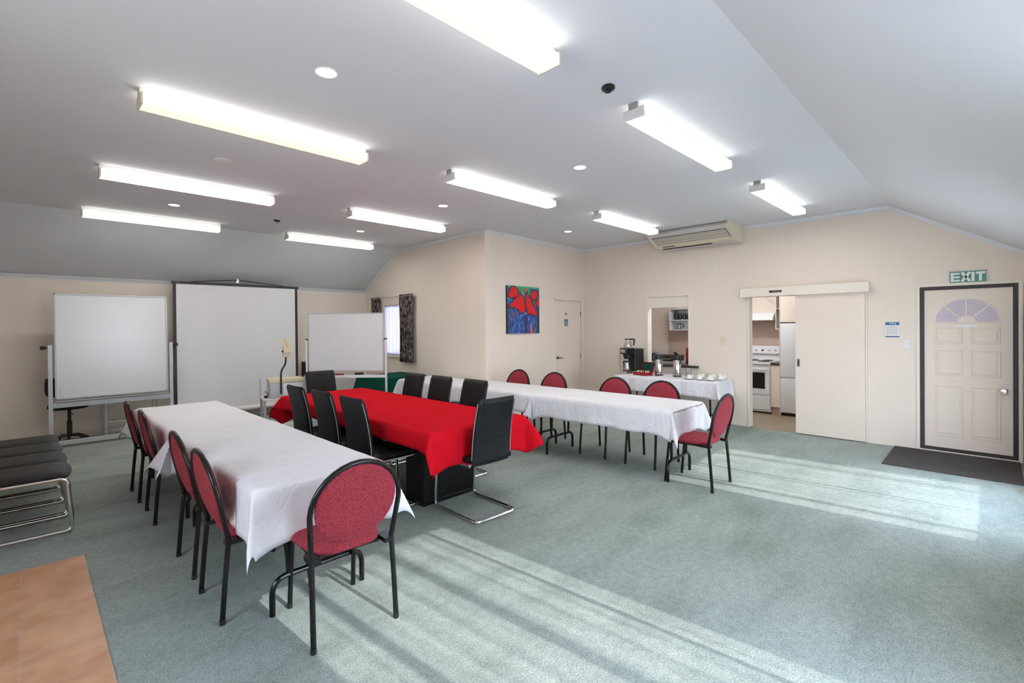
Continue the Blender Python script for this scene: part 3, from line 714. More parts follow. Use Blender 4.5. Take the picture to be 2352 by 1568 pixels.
# painting: abstract canvas
def painting():
    m = mat('abstract_paint', (1, 1, 1), .55, bump=.15, bscale=60)
    nt = m.node_tree; at = nt.nodes.new('ShaderNodeVertexColor'); at.layer_name = 'paint'
    nt.links.new(at.outputs[0], nt.nodes['Principled BSDF'].inputs['Base Color'])
    W, H = .84, .79; nx, nz = 110, 110; rnd = random.Random(11)
    x0 = .475; z0 = 1.455
    def inside(p, poly):
        c = False; j = len(poly) - 1
        for i in range(len(poly)):
            if (poly[i][1] > p[1]) != (poly[j][1] > p[1]) and p[0] < (poly[j][0] - poly[i][0]) * (p[1] - poly[i][1]) / (poly[j][1] - poly[i][1]) + poly[i][0]: c = not c
            j = i
        return c
    def dist(p, poly):
        d = 9
        for a, b in zip(poly, poly[1:] + poly[:1]):
            ax, ay = a; bx, by = b; t = max(0, min(1, ((p[0] - ax) * (bx - ax) + (p[1] - ay) * (by - ay)) / ((bx - ax) ** 2 + (by - ay) ** 2 + 1e-9)))
            d = min(d, math.hypot(p[0] - ax - t * (bx - ax), p[1] - ay - t * (by - ay)))
        return d
    red = [[(.02, .78), (.06, .88), (.15, .98), (.26, .96), (.33, .90), (.33, .82), (.26, .77), (.12, .74)],
           [(.04, .55), (.12, .64), (.24, .72), (.34, .80), (.44, .82), (.48, .76), (.54, .60), (.54, .50), (.47, .43), (.40, .44), (.30, .52), (.18, .56)],
           [(.60, .88), (.66, .80), (.74, .68), (.86, .52), (.93, .42), (.88, .37), (.76, .42), (.64, .42), (.58, .55), (.56, .72)],
           [(.74, .86), (.80, .92), (.90, .92), (.94, .84), (.88, .74), (.80, .72), (.74, .78)],
           [(.86, .68), (.98, .76), (.99, .58), (.93, .58)]]
    cols = []
    for j in range(nz):
        for i in range(nx):
            u, v = (i + .5) / nx, (j + .5) / nz
            p = (u + .006 * math.sin(v * 60), v + .006 * math.sin(u * 50))
            hit = None
            for poly in red:
                if inside(p, poly): hit = 'r'; break
            if not hit:
                dm = min(dist(p, poly) for poly in red)
                if dm < .022 and v > .36: hit = 'k'
            if hit == 'r': c = (.68 + .06 * rnd.random(), .010, .012)
            elif hit == 'k': c = (.01, .012, .05)
            elif v > .62:
                g = math.sin(u * 23) + math.sin(v * 11 + u * 7)
                c = (.03, .35, .14) if g > .5 else ((.05, .09, .30) if g > -.6 else (.02, .12, .14))
                if .42 < u < .5 and v > .84: c = (.03, .50, .08)
                if .52 < u < .62 and v > .9: c = (.5, .12, .05)
                if .46 < u < .5 and v < .86 and v > .72: c = (.7, .5, .05)
                if u < .16 and v < .72: c = (.03, .14, .40)
                if v > .965: c = (.08, .40, .22)
            else:
                s = math.sin(u * 62 + 2.5 * math.sin(v * 13 + u * 9)) + .6 * math.sin(v * 33 - u * 17 + 3 * math.sin(u * 21)) + .8 * math.sin(u * 19 + 1.3) + rnd.uniform(-.8, .8)
                c = (.03, .10, .42) if s > .2 else ((.012, .02, .18) if s > -.9 else (.08, .20, .35))
                if s > 1.7: c = (.15, .25, .60)
                if .14 < u < .2 and .37 < v < .43: c = (.35, .08, .05)
                if .52 < u < .60 and v < .48: c = (.03, .03, .16)
                if .53 < u < .58 and .40 < v < .46: c = (.10, .30, .50)
                if .70 < u < .78 and v < .22 and abs(u - .74) < (.24 - v) * .16 + .006: c = (.75, .12, .03)
                if u > .93: c = (.02, .04, .06)
                if u < .05: c = (.05, .08, .08)
            cols.append(c)
    mb = MB().grid(lambda u, v: (x0 + W * u, -.033, z0 + H * v), nx, nz)
    pt = wt('painting', 'colourful abstract painting of red shapes over blue on the wall', 'painting', F_pic)
    MB().box(x0, -.032, z0, x0 + W, 0, z0 + H).build('canvas_edge', BLACKP, pt, smooth=False)
    o = mb.build('painted_face', m, pt, smooth=False)
    ca = o.data.color_attributes.new('paint', 'FLOAT_COLOR', 'CORNER')
    for pi, pg in enumerate(o.data.polygons):
        for li in pg.loop_indices: ca.data[li].color = (*cols[pi], 1)
painting()

# air conditioner (ceiling/wall cassette)
ac = thing('air_conditioner', 'cream under-ceiling air conditioner above the servery hatch', 'air conditioner', (KX, 3.28, CZ))
def acp(d): return [(-.02, 0), (-.66, 0), (-.70, -.05), (-.66, -.105), (-.34, -.245), (-.06, -.255), (-.02, -.22)]
ya, yb = -.62, .66
MB().prism([(-.04, -.008), (-.63, -.008), (-.665, -.05), (-.635, -.10), (-.335, -.232), (-.06, -.242)], 'y', ya + .03, yb - .03).build('body', CABG, ac, smooth=False)
for q in (ya, yb - .035): MB().prism(acp(0), 'y', q, q + .035).build('end_cap', CPLAS, ac, smooth=False, bevel=.006)
for k in range(5):
    t = k / 4; x = -.60 + .17 * t; z = -.115 - .075 * t
    MB().prism([(x - .016, z + .002), (x + .014, z - .010), (x + .014, z - .014), (x - .016, z - .002)], 'y', ya + .06, yb - .06).build('louvre', CPLAS if k % 2 else CABG, ac, smooth=False)
MB().prism([(-.625, -.107), (-.43, -.193), (-.43, -.188), (-.625, -.102)], 'y', ya + .055, yb - .055).build('grille_recess', BLACKP, ac, smooth=False)
MB().prism([(-.42, -.20), (-.335, -.238), (-.335, -.234), (-.42, -.196)], 'y', ya + .04, yb - .04).build('front_strip', CPLAS, ac, smooth=False)
MB().prism([(-.38, -.221), (-.365, -.228), (-.365, -.224), (-.38, -.217)], 'y', .33, .54).build('badge', BLACKP, ac, smooth=False)
MB().box(-.27, ya + .4, -.2465, -.235, yb - .06, -.238).build('outlet_slot', BLACKP, ac, smooth=False)

# ------------------------------------------------------------------ ceiling lights
def fitting(body, side, under, label, loc, ln=1.53):
    o = thing('fluorescent_light', label, 'ceiling light', loc, group='fluorescent batten lights on the ceiling')
    h = ln / 2
    MB().box(-h, -.035, -.045, h, .035, 0).build('body', WPLAS, o, smooth=False)
    MB().box(-h + .012, -.074, -.104, h - .012, -.0735 + .147, -.042).build('diffuser', side, o, smooth=False, bevel=.008)
    MB().grid(lambda u, v: (-h + .014 + (ln - .028) * u, -.066 + .132 * v, -.1052 - .003 * math.sin(PI * v)), 2, 6).build('prismatic_panel', under, o, smooth=False)
    for q in (-h, h - .014):
        MB().rbox(q, -.078, -.108, q + .014, .078, -.038, .003).box(q, -.037, -.04, q + .014, .037, 0).build('end_cap', body, o, smooth=False)
    return o
LY = dict(A=(.50, 2.03, 1.70), B=(.51, 2.04, 3.765), C=(2.90, 4.46, 1.70), D=(.48, 1.985, 5.75), E=(2.86, 4.38, 3.66),
          F=(5.41, 6.995, 1.72), G=(.49, 1.985, 7.88), H=(2.87, 4.34, 5.71), I=(5.29, 6.83, 3.66), J=(2.89, 4.37, 7.83))
LL = dict(A='fluorescent light cut by the top edge, nearest overhead', B='long fluorescent light with cream ends, upper left, above the left table',
  C='fluorescent light right of the black ceiling fitting, near the ceiling fold', D='fluorescent light in the left row, second from the back',
  E='fluorescent light in the middle row, between two round downlights', F='fluorescent light nearest the exit door, short in view',
  G='rearmost fluorescent light of the left row, before the sloping ceiling', H='fluorescent light in the middle row, second from the back',
  I='fluorescent light beside the air conditioner', J='rearmost fluorescent light of the middle row, smallest in view')
fa = fitting(CPLAS, TUBEW, TUBEB, LL['B'], (0, 0, CZ)); fw = fitting(WPLAS, TUBE, TUBEBB, LL['C'], (0, 0, CZ))
used = set()
for k, (x0, x1, y) in LY.items():
    src = fa if k in 'AB' else fw
    if k in 'BC': o = src
    else: o = dup(src, (0, 0, 0), 0, LL[k])
    o['label'] = LL[k]; o.location = ((x0 + x1) / 2, y, CZ - .001); o.scale = ((x1 - x0) / 1.53, 1, 1)
def downlight(lens, label, xy, group):
    o = thing('downlight', label, 'downlight', (xy[0], xy[1], CZ - .001), group=group)
    MB().lathe([(.056, 0), (.066, 0), (.066, -.004), (.060, -.007), (.056, -.004)], n=28, cap=False).build('trim_ring', WPLAS, o)
    MB().lathe([(0, -.0035), (.056, -.0035), (.056, -.001), (0, -.001)], n=28).build('lens', lens, o)
    return o
g1 = 'round downlights in the ceiling'
dl = downlight(DLITE, 'large looking lit downlight above the left table, nearest', (1.256, 2.756), g1)
for (xy, lb) in (((1.275, 6.973), 'lit downlight between the two rear left fluorescent lights'), ((3.709, 2.746), 'lit downlight between the middle and right near fluorescent lights'),
                 ((3.654, 4.795), 'lit downlight in the middle of the ceiling, right of the middle row light'), ((3.683, 6.943), 'lit downlight near the two smallest middle row lights'),
                 ((6.087, 4.75), 'lit downlight above the toilet door corner')):
    dup(dl, (xy[0], xy[1], CZ - .001), 0, lb)
do = downlight(WPLAS, 'unlit white downlight between two left row fluorescent lights', (1.254, 4.836), g1)
dup(do, (6.222, 2.757, CZ - .001), 0, 'unlit white downlight near the air conditioner')
def speaker(xy, label):
    o = thing('ceiling_fitting', label, 'ceiling fitting', (xy[0], xy[1], CZ - .001), R(40), group='black ceiling fittings')
    MB().lathe([(0, 0), (.055, 0), (.055, -.008), (.04, -.016), (0, -.018)], n=20, sx=1, sy=.75).build('cap', BLACKP, o)
    MB().rbox(-.02, -.015, -.024, .03, .015, -.014, .003).build('socket', BLACKM, o, smooth=False)
    return o
sp = speaker((2.603, 1.701), 'black oval ceiling fitting between the two nearest lights')
dup(sp, (2.472, 7.024, CZ - .001), R(40), 'tiny black ceiling fitting near the rear lights')

# ------------------------------------------------------------------ chairs
def banquet_chair(name, label, loc, rz, group):
    t = thing(name, label, 'chair', loc, rz, group)
    hw = .215
    # rear legs below the bend, hoop above
    for s in (-1, 1):
        lg = MB().tube([(s * .22, -.245, .0), (s * .217, -.228, .22), (s * .214, -.210, .42), (s * .214, -.208, .46)], .0138, 12).xf(Matrix.Translation((0, 0, .001))).build('leg', BLACKM, t)
        MB().lathe([(0, 0), (.0150, 0), (.0158, .010), (.0150, .028), (0, .028)], (s * .2195, -.243, 0), 14).build('rubber_foot', BLACKP, lg)
    pts = []
    zc = .665; rx = .235; rzr = .238
    def yb(z): return -.208 - (z - .44) * .205
    for z in (.44, .50, .58): pts.append((-(.214 + (z - .44) * .10), yb(z), z))
    for i in range(17):
        a = PI - PI * i / 16; z = zc + rzr * math.sin(a); pts.append((rx * math.cos(a), yb(z), z))
    for z in (.58, .50, .44): pts.append(((.214 + (z - .44) * .10), yb(z), z))
    MB().tube(pts, .0138, 12).build('back_frame', BLACKM, t)
    # oval pad
    pc = .690; pr = .212; ph = .205
    mb = MB()
    for side in (1, -1):
        def fn(u, v, side=side):
            a = 2 * PI * u; r = min(1, v * 1.0); x = pr * r * math.cos(a); z = pc + ph * r * math.sin(a)
            d = (.026 if side > 0 else .014) * math.sqrt(max(0, 1 - r ** 3.2)) + .006
            return (x, yb(z) + .004 + side * d + .05 * (x * x) * -1 + .0, z)
        mb.grid(fn, 40, 10)
    n0 = len(mb.v) // 2
    ring = [10 * 41 + i for i in range(41)]
    mb.f += [(ring[i], ring[i + 1], n0 + ring[i + 1], n0 + ring[i]) for i in range(40)]
    mb.build('backrest', WEAVE, t)
    # front legs
    for s in (-1, 1):
        lg = MB().tube([(s * .178, .20, .43), (s * .182, .225, .2), (s * .184, .245, .001)], .0132, 12).build('leg', BLACKM, t)
        MB().lathe([(0, 0), (.0145, 0), (.0152, .010), (.0145, .028), (0, .028)], (s * .184, .243, 0), 14).build('rubber_foot', BLACKP, lg)
    # seat: rounded trapezoid
    mb = MB(); nn = 44
    def outline(a, k=1.0):
        c, s_ = math.cos(a), math.sin(a); e_ = .42
        x = .205 * k * math.copysign(abs(c) ** e_, c); y = .21 * k * math.copysign(abs(s_) ** e_, s_)
        x *= 1 + .08 * (y / .21)
        if y < 0: x *= 1 - .12 * (y / .21) ** 2
        return x, y + .015
    rings = [(.0, .468), (.5, .474), (.8, .472), (.93, .464), (1.0, .448), (1.0, .432), (.94, .422), (0, .420)]
    vs = []
    for k, z in rings:
        for i in range(nn):
            x, y = outline(2 * PI * i / nn, max(k, .001)); vs.append((x, y, z))
    fcs = [(i * nn + k, i * nn + (k + 1) % nn, (i + 1) * nn + (k + 1) % nn, (i + 1) * nn + k) for i in range(len(rings) - 1) for k in range(nn)]
    mb.add(vs, fcs); mb.build('seat', WEAVE, t, angle=60)
    fr_ = MB().box(-.17, -.15, .402, .17, .19, .420)
    fr_.tube([(-.214, -.207, .43), (-.175, -.12, .412), (-.178, .19, .412)], .010, 8).tube([(.214, -.207, .43), (.175, -.12, .412), (.178, .19, .412)], .010, 8)
    fr_.box(-.222, -.222, .412, -.17, -.12, .436).box(.17, -.222, .412, .222, -.12, .436)
    fr_.build('seat_frame', BLACKM, t, smooth=True)
    return t
GB = 'burgundy oval back chairs around the white tables'
proto = banquet_chair('banquet_chair', 'burgundy oval-back chair in the foreground, at the near end of the left table', (1.20, 2.555, 0), R(-4), GB)
for (x, y, rz, lb) in (
    (.965, 3.13, -90, 'burgundy oval-back chair, nearest on the long side of the left table'),
    (.975, 3.79, -90, 'burgundy oval-back chair, second nearest on the long side of the left table'),
    (.965, 5.00, -91, 'burgundy oval-back chair, third along the long side of the left table'),
    (.955, 5.73, -90, 'burgundy oval-back chair, farthest along the left table, before the large whiteboard'),
    (4.72, 2.08, 0, 'burgundy oval-back chair at the end of the right table, standing in sunlight'),
    (5.035, 2.76, 90, 'burgundy oval-back chair behind the right table, nearest its end'),
    (5.035, 3.40, 90, 'burgundy oval-back chair behind the right table, before the coffee machine'),
    (5.04, 4.42, 90, 'burgundy oval-back chair behind the right table, before the toilet door'),
    (5.04, 5.13, 90, 'burgundy oval-back chair behind the right table, below the painting')):
    dup(proto, (x, y, 0), R(rz), lb)

def cantilever_chair(label, loc, rz, group, leather=LEATH, name='cantilever_chair', padded=False):
    t = thing(name, label, 'chair', loc, rz, group)
    b = .215
    # chrome frame: floor loop, front uprights, seat rails, back uprights
    fq = .03 if padded else 0
    hq = -.03 if padded else 0
    p = [(-b, -.20, .455 + hq), (-b, .27 + fq, .455 + hq), (-b, .30 + fq, .012), (-b, -.28, .012), (b, -.28, .012), (b, .30 + fq, .012), (b, .27 + fq, .455 + hq), (b, -.20, .455 + hq)]
    MB().tube(fillet(p, .05, 6), .0, 12, flat=(.011, .016)).build('frame', CHROME, t)
    MB().cyl((-b, .255, .452 + hq), (b, .255, .452 + hq), .009, n=8).build('crossbar', CHROME, t)
    mb = MB()
    def yb(z): return -.215 - .085 * ((z - .44) / .55) + .02 * math.sin((z - .44) / .55 * PI)
    def slab(u, v, side):
        z = .44 + .555 * v; w = .21 - .012 * v
        x = (u - .5) * 2 * w; ed = min(1, (1 - abs(u - .5) * 2) * 8, v * 14, (1 - v) * 14); ed = math.sqrt(max(0, 1 - (1 - ed) ** 2))
        cx_ = 1 if .06 < v < .94 else .97 
        return (x * cx_, yb(z) - .012 * (x / .21) ** 2 * -1 + side * .024 * ed, z)
    NU, NV = 24, 30
    for side in (1, -1): mb.grid(lambda u, v, side=side: slab(u, v, side), NU, NV)
    mb.build('backrest', leather, t, angle=60)
    seg = [( -.208, yb(.46) , .46)]
    pip = [(-.212, yb(z) , z) for z in [.46 + i * .05 for i in range(11)]]
    pip2 = [(.212 - .012 * (z - .44) / .555, yb(z) , z) for z in [.46 + i * .05 for i in range(11)]]
    pip = [(-(.212 - .012 * (z - .44) / .555), yb(z) , z) for z in [.46 + i * .05 for i in range(11)]]
    MB().tube(pip, .0035, 6).build('piping', EDGEW, t); MB().tube(pip2, .0035, 6).build('piping', EDGEW, t)
    sm = MB()
    if padded:
        NS = 22
        for sd_ in (1, -1):
            def cush(u, v, sd_=sd_):
                x = (u - .5) * 2; y = (v - .5) * 2; ed = max(0, 1 - max(abs(x) ** 5, abs(y) ** 5)) ** .4
                return (x * .247, .045 + y * (.27 + .02 * (1 - x * x)), .455 + sd_ * (.034 if sd_ < 0 else .040) * ed * (1 - .15 * x * x))
            sm.grid(cush, NS, NS)
    else: sm.rbox(-.215, -.235, .462, .215, .235, .508, .018, 3)
    sm.build('seat', leather, t, angle=60)
    return t
GC = 'black cantilever chairs around the red table'
cp = cantilever_chair('black high-back cantilever chair at the near end of the red table', (2.725, 3.16, 0), R(-2), GC)
for (x, y, rz, lb) in (
    (2.215, 3.83, -90, 'black high-back chair, nearest on the left side of the red table'),
    (2.22, 4.43, -90, 'black high-back chair, middle one on the left side of the red table'),
    (2.21, 5.02, -90, 'black high-back chair, farthest on the left side of the red table'),
    (3.19, 4.01, 90, 'black high-back chair, nearest on the right side of the red table'),
    (3.18, 4.61, 90, 'black high-back chair, middle one on the right side of the red table'),
    (3.18, 5.16, 90, 'black high-back chair, farthest on the right side of the red table'),
    (2.80, 6.16, 180, 'black high-back chair at the far end of the red table, below the small whiteboard')):
    dup(cp, (x, y, 0), R(rz), lb)
GS = 'row of black padded chairs along the left wall'
sc_ = cantilever_chair('black padded chair at the left edge, nearest of the row of four', (-.085, 5.33, 0), R(-90), GS, PLEATH, 'padded_chair', True)
for ch in sc_.children:
    pass
for i, lb in enumerate(('black padded chair at the left edge, second nearest of the row', 'black padded chair at the left edge, third of the row', 'black padded chair at the left edge, farthest of the row, nearest the whiteboard')):
    dup(sc_, (-.09 - .008 * i, 5.82 + .49 * i, 0), R(-90), lb)

# ------------------------------------------------------------------ tables and cloths
def folding_table(label, cat_loc, rz, W, L, top=.728, group=None, legy=None):
    t = thing('folding_table', label, 'table', cat_loc, rz, group)
    MB().rbox(-W / 2 + .01, -L / 2 + .01, top - .03, W / 2 - .01, L / 2 - .01, top, .006).build('tabletop', GREYT, t, smooth=False)
    for s in (-1, 1):
        y = s * (L / 2 - (.12 if legy is None else legy)); hx = .265
        f = MB().tube(fillet([(-hx, y, 0), (-hx, y, .20), (hx, y, .20), (hx, y, 0)], .10, 7), .0155, 10)
        f.cyl((-hx + .09, y, .20), (-hx + .07, y, top - .03), .014, n=10).cyl((hx - .09, y, .20), (hx - .07, y, top - .03), .014, n=10)
        f.cyl((0, y, .45), (0, y - s * .28, top - .032), .008, n=8).cyl((-hx + .08, y, .45), (hx - .08, y, .45), .008, n=8)
        f.build('leg', BLACKM, t)
    return t
def cloth(name, label, m, loc, rz, W, L, z, drops, group=None, flare=.34, skip=(), seed=0, ripple=.010, step=.028, corner=None, out=.03):
    """flat sheet draped over a rectangle; drops = (x-, x+, y-, y+); skip: sides whose hang is left out"""
    l, r, n, f = drops; rnd = random.Random(seed); p1, p2, p3 = [rnd.uniform(0, 6) for _ in range(3)]
    U0, U1, V0, V1 = -W / 2 - l, W / 2 + r, -L / 2 - n, L / 2 + f
    nu = int((U1 - U0) / step); nv = int((V1 - V0) / step)
    def cover(u, v):
        x = U0 + (U1 - U0) * u; y = V0 + (V1 - V0) * v
        a = max(abs(x) - W / 2, 0); b = max(abs(y) - L / 2, 0); sx_ = 1 if x > 0 else -1; sy_ = 1 if y > 0 else -1
        if a == 0 and b == 0:
            zz = z + .0012 * math.sin(x * 17 + p1 + 2 * math.sin(y * 5)) * math.sin(y * 13 + p2)
            return (x, y, zz)
        rr = math.hypot(a, b)
        cd = (L / 2 - abs(y)) if b == 0 else (W / 2 - abs(x)); fq = 1 + .22 * max(0, 1 - cd / .24) ** 2
        if b == 0:
            o = .010 * (1 - math.exp(-a / .012)) + ripple * (a / .25) * (math.sin(y * 15 + p1) + .6 * math.sin(y * 37 + p2))
            o += out * a
            return (sx_ * (W / 2 + max(o, .003)), y, z - a * fq + .004 * math.sin(y * 9 + p3) * a / .25)
        if a == 0:
            o = .010 * (1 - math.exp(-b / .012)) + ripple * (b / .25) * (math.sin(x * 17 + p2) + .5 * math.sin(x * 41 + p3))
            o += out * b
            return (x, sy_ * (L / 2 + max(o, .003)), z - b * fq)
        th = math.atan2(b, a); ph = .03 + (corner or {}).get((sx_, sy_), flare) * math.sin(2 * th) ** .8
        fold = 1 - .06 * math.sin(4 * th) ** 2
        h = .010 + rr * math.sin(ph); 
        th2 = th + .12 * math.sin(4 * th)
        return (sx_ * (W / 2 + h * math.cos(th2)), sy_ * (L / 2 + h * math.sin(th2)), z - rr * math.cos(ph) * fold * (1 + .22 * (1 - math.sin(2 * th))))
    def keep(u, v):
        x = U0 + (U1 - U0) * u; y = V0 + (V1 - V0) * v; a = max(abs(x) - W / 2, 0); b = max(abs(y) - L / 2, 0)
        side = ('y+' if y > 0 else 'y-')
        if b > 0 and side in skip and (a == 0 or b > a * 1.2): return False
        return True
    # snap grid lines to the table edges
    o = MB().grid(cover, nu, nv, keep).build(name, m, solid=.0025, angle=75)
    o.location = loc; o.rotation_euler = (0, 0, rz)
    return tag(o, label, 'tablecloth', group)
GT = 'long folding tables under white cloths'
GW = 'white tablecloths on the long tables'
folding_table('folding table under the near cloth of the left row, two legs showing', (1.20, 3.655, 0), 0, .745, 1.92, group=GT, legy=.10)
folding_table('folding table under the far cloth of the left row', (1.20, 5.54, 0), 0, .745, 1.80, group=GT)
cloth('white_tablecloth', 'creased white tablecloth on the near half of the left table', WHCL, (1.20, 3.67, 0), 0, .765, 1.94, .741, (.27, .27, .30, .30), GW, skip=('y+',), seed=1, ripple=.007, out=.01, corner={(-1, -1): .13, (1, -1): .42, (-1, 1): .60})
cloth('white_tablecloth', 'white tablecloth on the far half of the left table', WHCL, (1.20, 5.555, 0), 0, .765, 1.86, .733, (.27, .27, .22, .29), GW, skip=('y-',), seed=2, flare=.5, ripple=.006, out=.01)
ra = R(1.6)
folding_table('folding table at the sunny end of the right row, bent legs showing', (4.77, 3.08, 0), ra, .76, 1.80, group=GT)
folding_table('folding table in the middle of the right row', (4.715, 4.78, 0), ra, .74, 1.55, group=GT)
folding_table('folding table at the far end of the right row, by the wall corner', (4.63, 6.20, 0), ra, .68, 1.25, group=GT)
cloth('white_tablecloth', 'white tablecloth on the sunny end of the right table', WHCL, (4.77, 3.09, 0), ra, .77, 1.78, .737, (.25, .25, .26, .2), GW, skip=('y+',), seed=4)
cloth('white_tablecloth', 'white tablecloth on the middle of the right table, behind the red one', WHCL, (4.72, 4.78, 0), ra, .77, 1.64, .733, (.22, .22, .1, .1), GW, skip=('y-', 'y+'), seed=5)
cloth('white_tablecloth', 'white tablecloth at the far end of the right table by the green cloth', WHCL, (4.625, 6.20, 0), ra, .70, 1.26, .735, (.25, .02, .1, .25), GW, skip=('y-',), seed=6)
# red table
rt = thing('conference_table', 'long black pedestal table under the red cloth', 'table', (2.735, 4.62, 0))
MB().rbox(-.52, -1.52, .70, .52, 1.52, .745, .006).build('tabletop', BWOOD, rt, smooth=False)
for yy in (-.95, .95):
    MB().rbox(-.29, yy - .14, .03, .29, yy + .14, .70, .005).build('pedestal', BWOOD, rt, smooth=False)
    MB().rbox(-.30, yy - .15, 0, .30, yy + .15, .035, .004).build('pedestal_foot', BWOOD, rt, smooth=False)
cloth('red_tablecloth', 'bright red tablecloth over the central table', REDCL, (2.735, 4.62, 0), 0, 1.07, 3.06, .749, (.15, .15, .29, .29), flare=.62, seed=8, ripple=.006)
# green table
folding_table('folding table under the dark green cloth', (4.55, 7.52, 0), R(2), .88, .72, group=None)
cloth('green_tablecloth', 'dark green tablecloth behind the small whiteboard', GREEN, (4.555, 7.52, 0), R(2), .90, .76, .735, (.42, .04, .34, .25), flare=.25, seed=9)
# coffee table by the hatch
ca_ = R(3.5)
folding_table('folding table below the hatch holding the coffee machine', (7.385, 3.68, 0), ca_, .66, 1.62, group=GT)
cloth('white_tablecloth', 'white tablecloth on the coffee table below the hatch', WHCL, (7.385, 3.68, 0), ca_, .68, 1.66, .735, (.24, .03, .25, .25), GW, seed=12)

# ------------------------------------------------------------------ coffee table items
TZ = .739
cm = thing('coffee_machine', 'black filter coffee machine at the left end of the coffee table', 'coffee machine', (7.45, 4.44, TZ), R(-25))
MB().rbox(-.19, -.10, 0, .19, .10, .045, .006).build('base', SILV, cm, smooth=False)
MB().rbox(.0, -.10, .045, .19, .10, .43, .01).build('tower', BLACKP, cm, smooth=False)
MB().rbox(-.17, -.10, .335, .0, .10, .44, .01).build('head', BLACKM, cm, smooth=False)
MB().lathe([(0, .25), (.055, .25), (.075, .335), (0, .335)], (-.085, 0, 0), 20).build('filter_basket', BLACKP, cm)
MB().box(-.175, -.07, .36, -.17, .07, .42).build('badge', SILV, cm, smooth=False)
MB().lathe([(0, .045), (.065, .045), (.065, .055), (0, .055)], (-.095, 0, 0), 24).build('hotplate', BLACKP, cm)
def pot(name, label, loc, rz, s=1):
    o = thing(name, label, 'coffee pot', loc, rz)
    MB().lathe([(0, 0), (.068, 0), (.074, .035), (.045, .12), (.048, .14), (.045, .14), (.042, .12), (.07, .035), (.064, .004), (0, .004)], n=24).build('bowl', GLASS, o)
    MB().lathe([(0, .138), (.056, .138), (.056, .158), (0, .162)], n=20).tube(fillet([(0, -.048, .148), (0, -.115, .145), (0, -.10, .04)], .02), .013, 8).build('handle', BLACKP, o)
    return o
pot('coffee_pot', 'glass coffee pot with black handle in the coffee machine', (7.365, 4.48, TZ + .057), R(150))
pot('coffee_pot', 'glass coffee pot with black handle on top of the coffee machine', (7.44, 4.50, TZ + .444), R(20))
cable = MB().tube([(7.50, 4.60, TZ + .40), (7.48, 4.68, TZ + .33), (7.49, 4.70, TZ + .2), (7.46, 4.67, TZ + .1), (7.42, 4.63, TZ + .02)], .004, 6)
cable.xf(Matrix.Rotation(R(25), 4, 'Z') @ Matrix.Translation((-7.45, -4.44, -TZ))).build('power_cord', BLACKP, cm)
tb = thing('tea_box', 'open red tea box with dark lid beside the coffee machine', 'box', (7.28, 4.12, TZ), R(-12))
MB().box(-.09, -.13, 0, .09, .13, .005).box(-.09, -.13, 0, -.085, .13, .055).box(.085, -.13, 0, .09, .13, .055).box(-.09, -.13, 0, .09, -.125, .055).box(-.09, .125, 0, .09, .13, .055).build('tray', REDP, tb, smooth=False)
MB().hexa([(.09, -.13, .055), (.098, -.13, .053), (.098, .13, .053), (.09, .13, .055), (.13, -.13, .21), (.138, -.13, .208), (.138, .13, .208), (.13, .13, .21)]).build('lid', MAROON, tb, smooth=False)
MB().hexa([(.096, -.075, .085), (.099, -.075, .084), (.099, .075, .084), (.096, .075, .085), (.122, -.075, .185), (.124, -.075, .184), (.124, .075, .184), (.122, .075, .185)]).build('green_label', GREEN, tb, smooth=False)
for i in range(5):
    o = MB().rbox(-.03, -.005, 0, .03, .005, .055, .002).build('tea_bag', SIGNW if i % 2 else CHINA, smooth=False)
    o.rotation_euler = (.2, .1 * i, R(-12 + 20 * i)); tag(o, 'small white sachet in the open tea box, %s' % ['nearest the exit door side', 'second from the exit door side', 'middle one', 'second from the coffee machine side', 'nearest the coffee machine'][i], 'sachet', 'sachets in the tea box'); o.location = (7.27 + .01 * (i % 2), 4.03 + .043 * i, TZ + .02)
def flask(label, loc, rz):
    o = thing('pump_flask', label, 'flask', loc, rz, 'steel pump flasks on the coffee table')
    MB().lathe([(0, .02), (.062, .02), (.064, .05), (.064, .255), (.058, .27), (0, .27)], n=32).build('body', SILV, o)
    MB().lathe([(.0, 0), (.066, 0), (.066, .02), (.0, .02)], n=32).lathe([(.0645, .045), (.0655, .048), (.0645, .051)], n=32).build('base_ring', BLACKP, o)
    MB().lathe([(0, .27), (.066, .27), (.068, .30), (.055, .335), (.03, .345), (0, .345)], n=28).rbox(-.115, -.02, .295, -.04, .02, .325, .008).build('lid', BLACKP, o)
    MB().hexa([(-.01, -.014, .34), (.05, -.014, .335), (.05, .014, .335), (-.01, .014, .34), (-.055, -.014, .385), (-.045, -.014, .40), (-.045, .014, .40), (-.055, .014, .385)]).build('pump_lever', BLACKM, o, smooth=False)
    MB().tube(fillet([(0, -.055, .30), (0, -.10, .29), (0, -.10, .22), (0, -.066, .20)], .02), .008, 8).build('handle', BLACKP, o)
    return o
fk = flask('steel pump flask with black top, left one of the two', (7.40, 3.895, TZ), R(-40))
dup(fk, (7.40, 3.575, TZ), R(-30), 'steel pump flask with black top, right one beside the glass jug')
gj = thing('glass_jug', 'clear glass jug right of the steel flasks', 'jug', (7.37, 3.37, TZ), R(20))
MB().lathe([(0, 0), (.045, 0), (.05, .03), (.04, .10), (.05, .135), (.047, .135), (.037, .10), (.046, .03), (0, .006)], n=24).build('body', GLASS, gj)
MB().tube(fillet([(0, -.045, .12), (0, -.09, .115), (0, -.085, .04), (0, -.048, .03)], .02), .005, 6).build('handle', GLASS, gj)
MB().lathe([(0, .137), (.03, .137), (.03, .148), (0, .150)], n=16).build('lid', GREYM, gj)
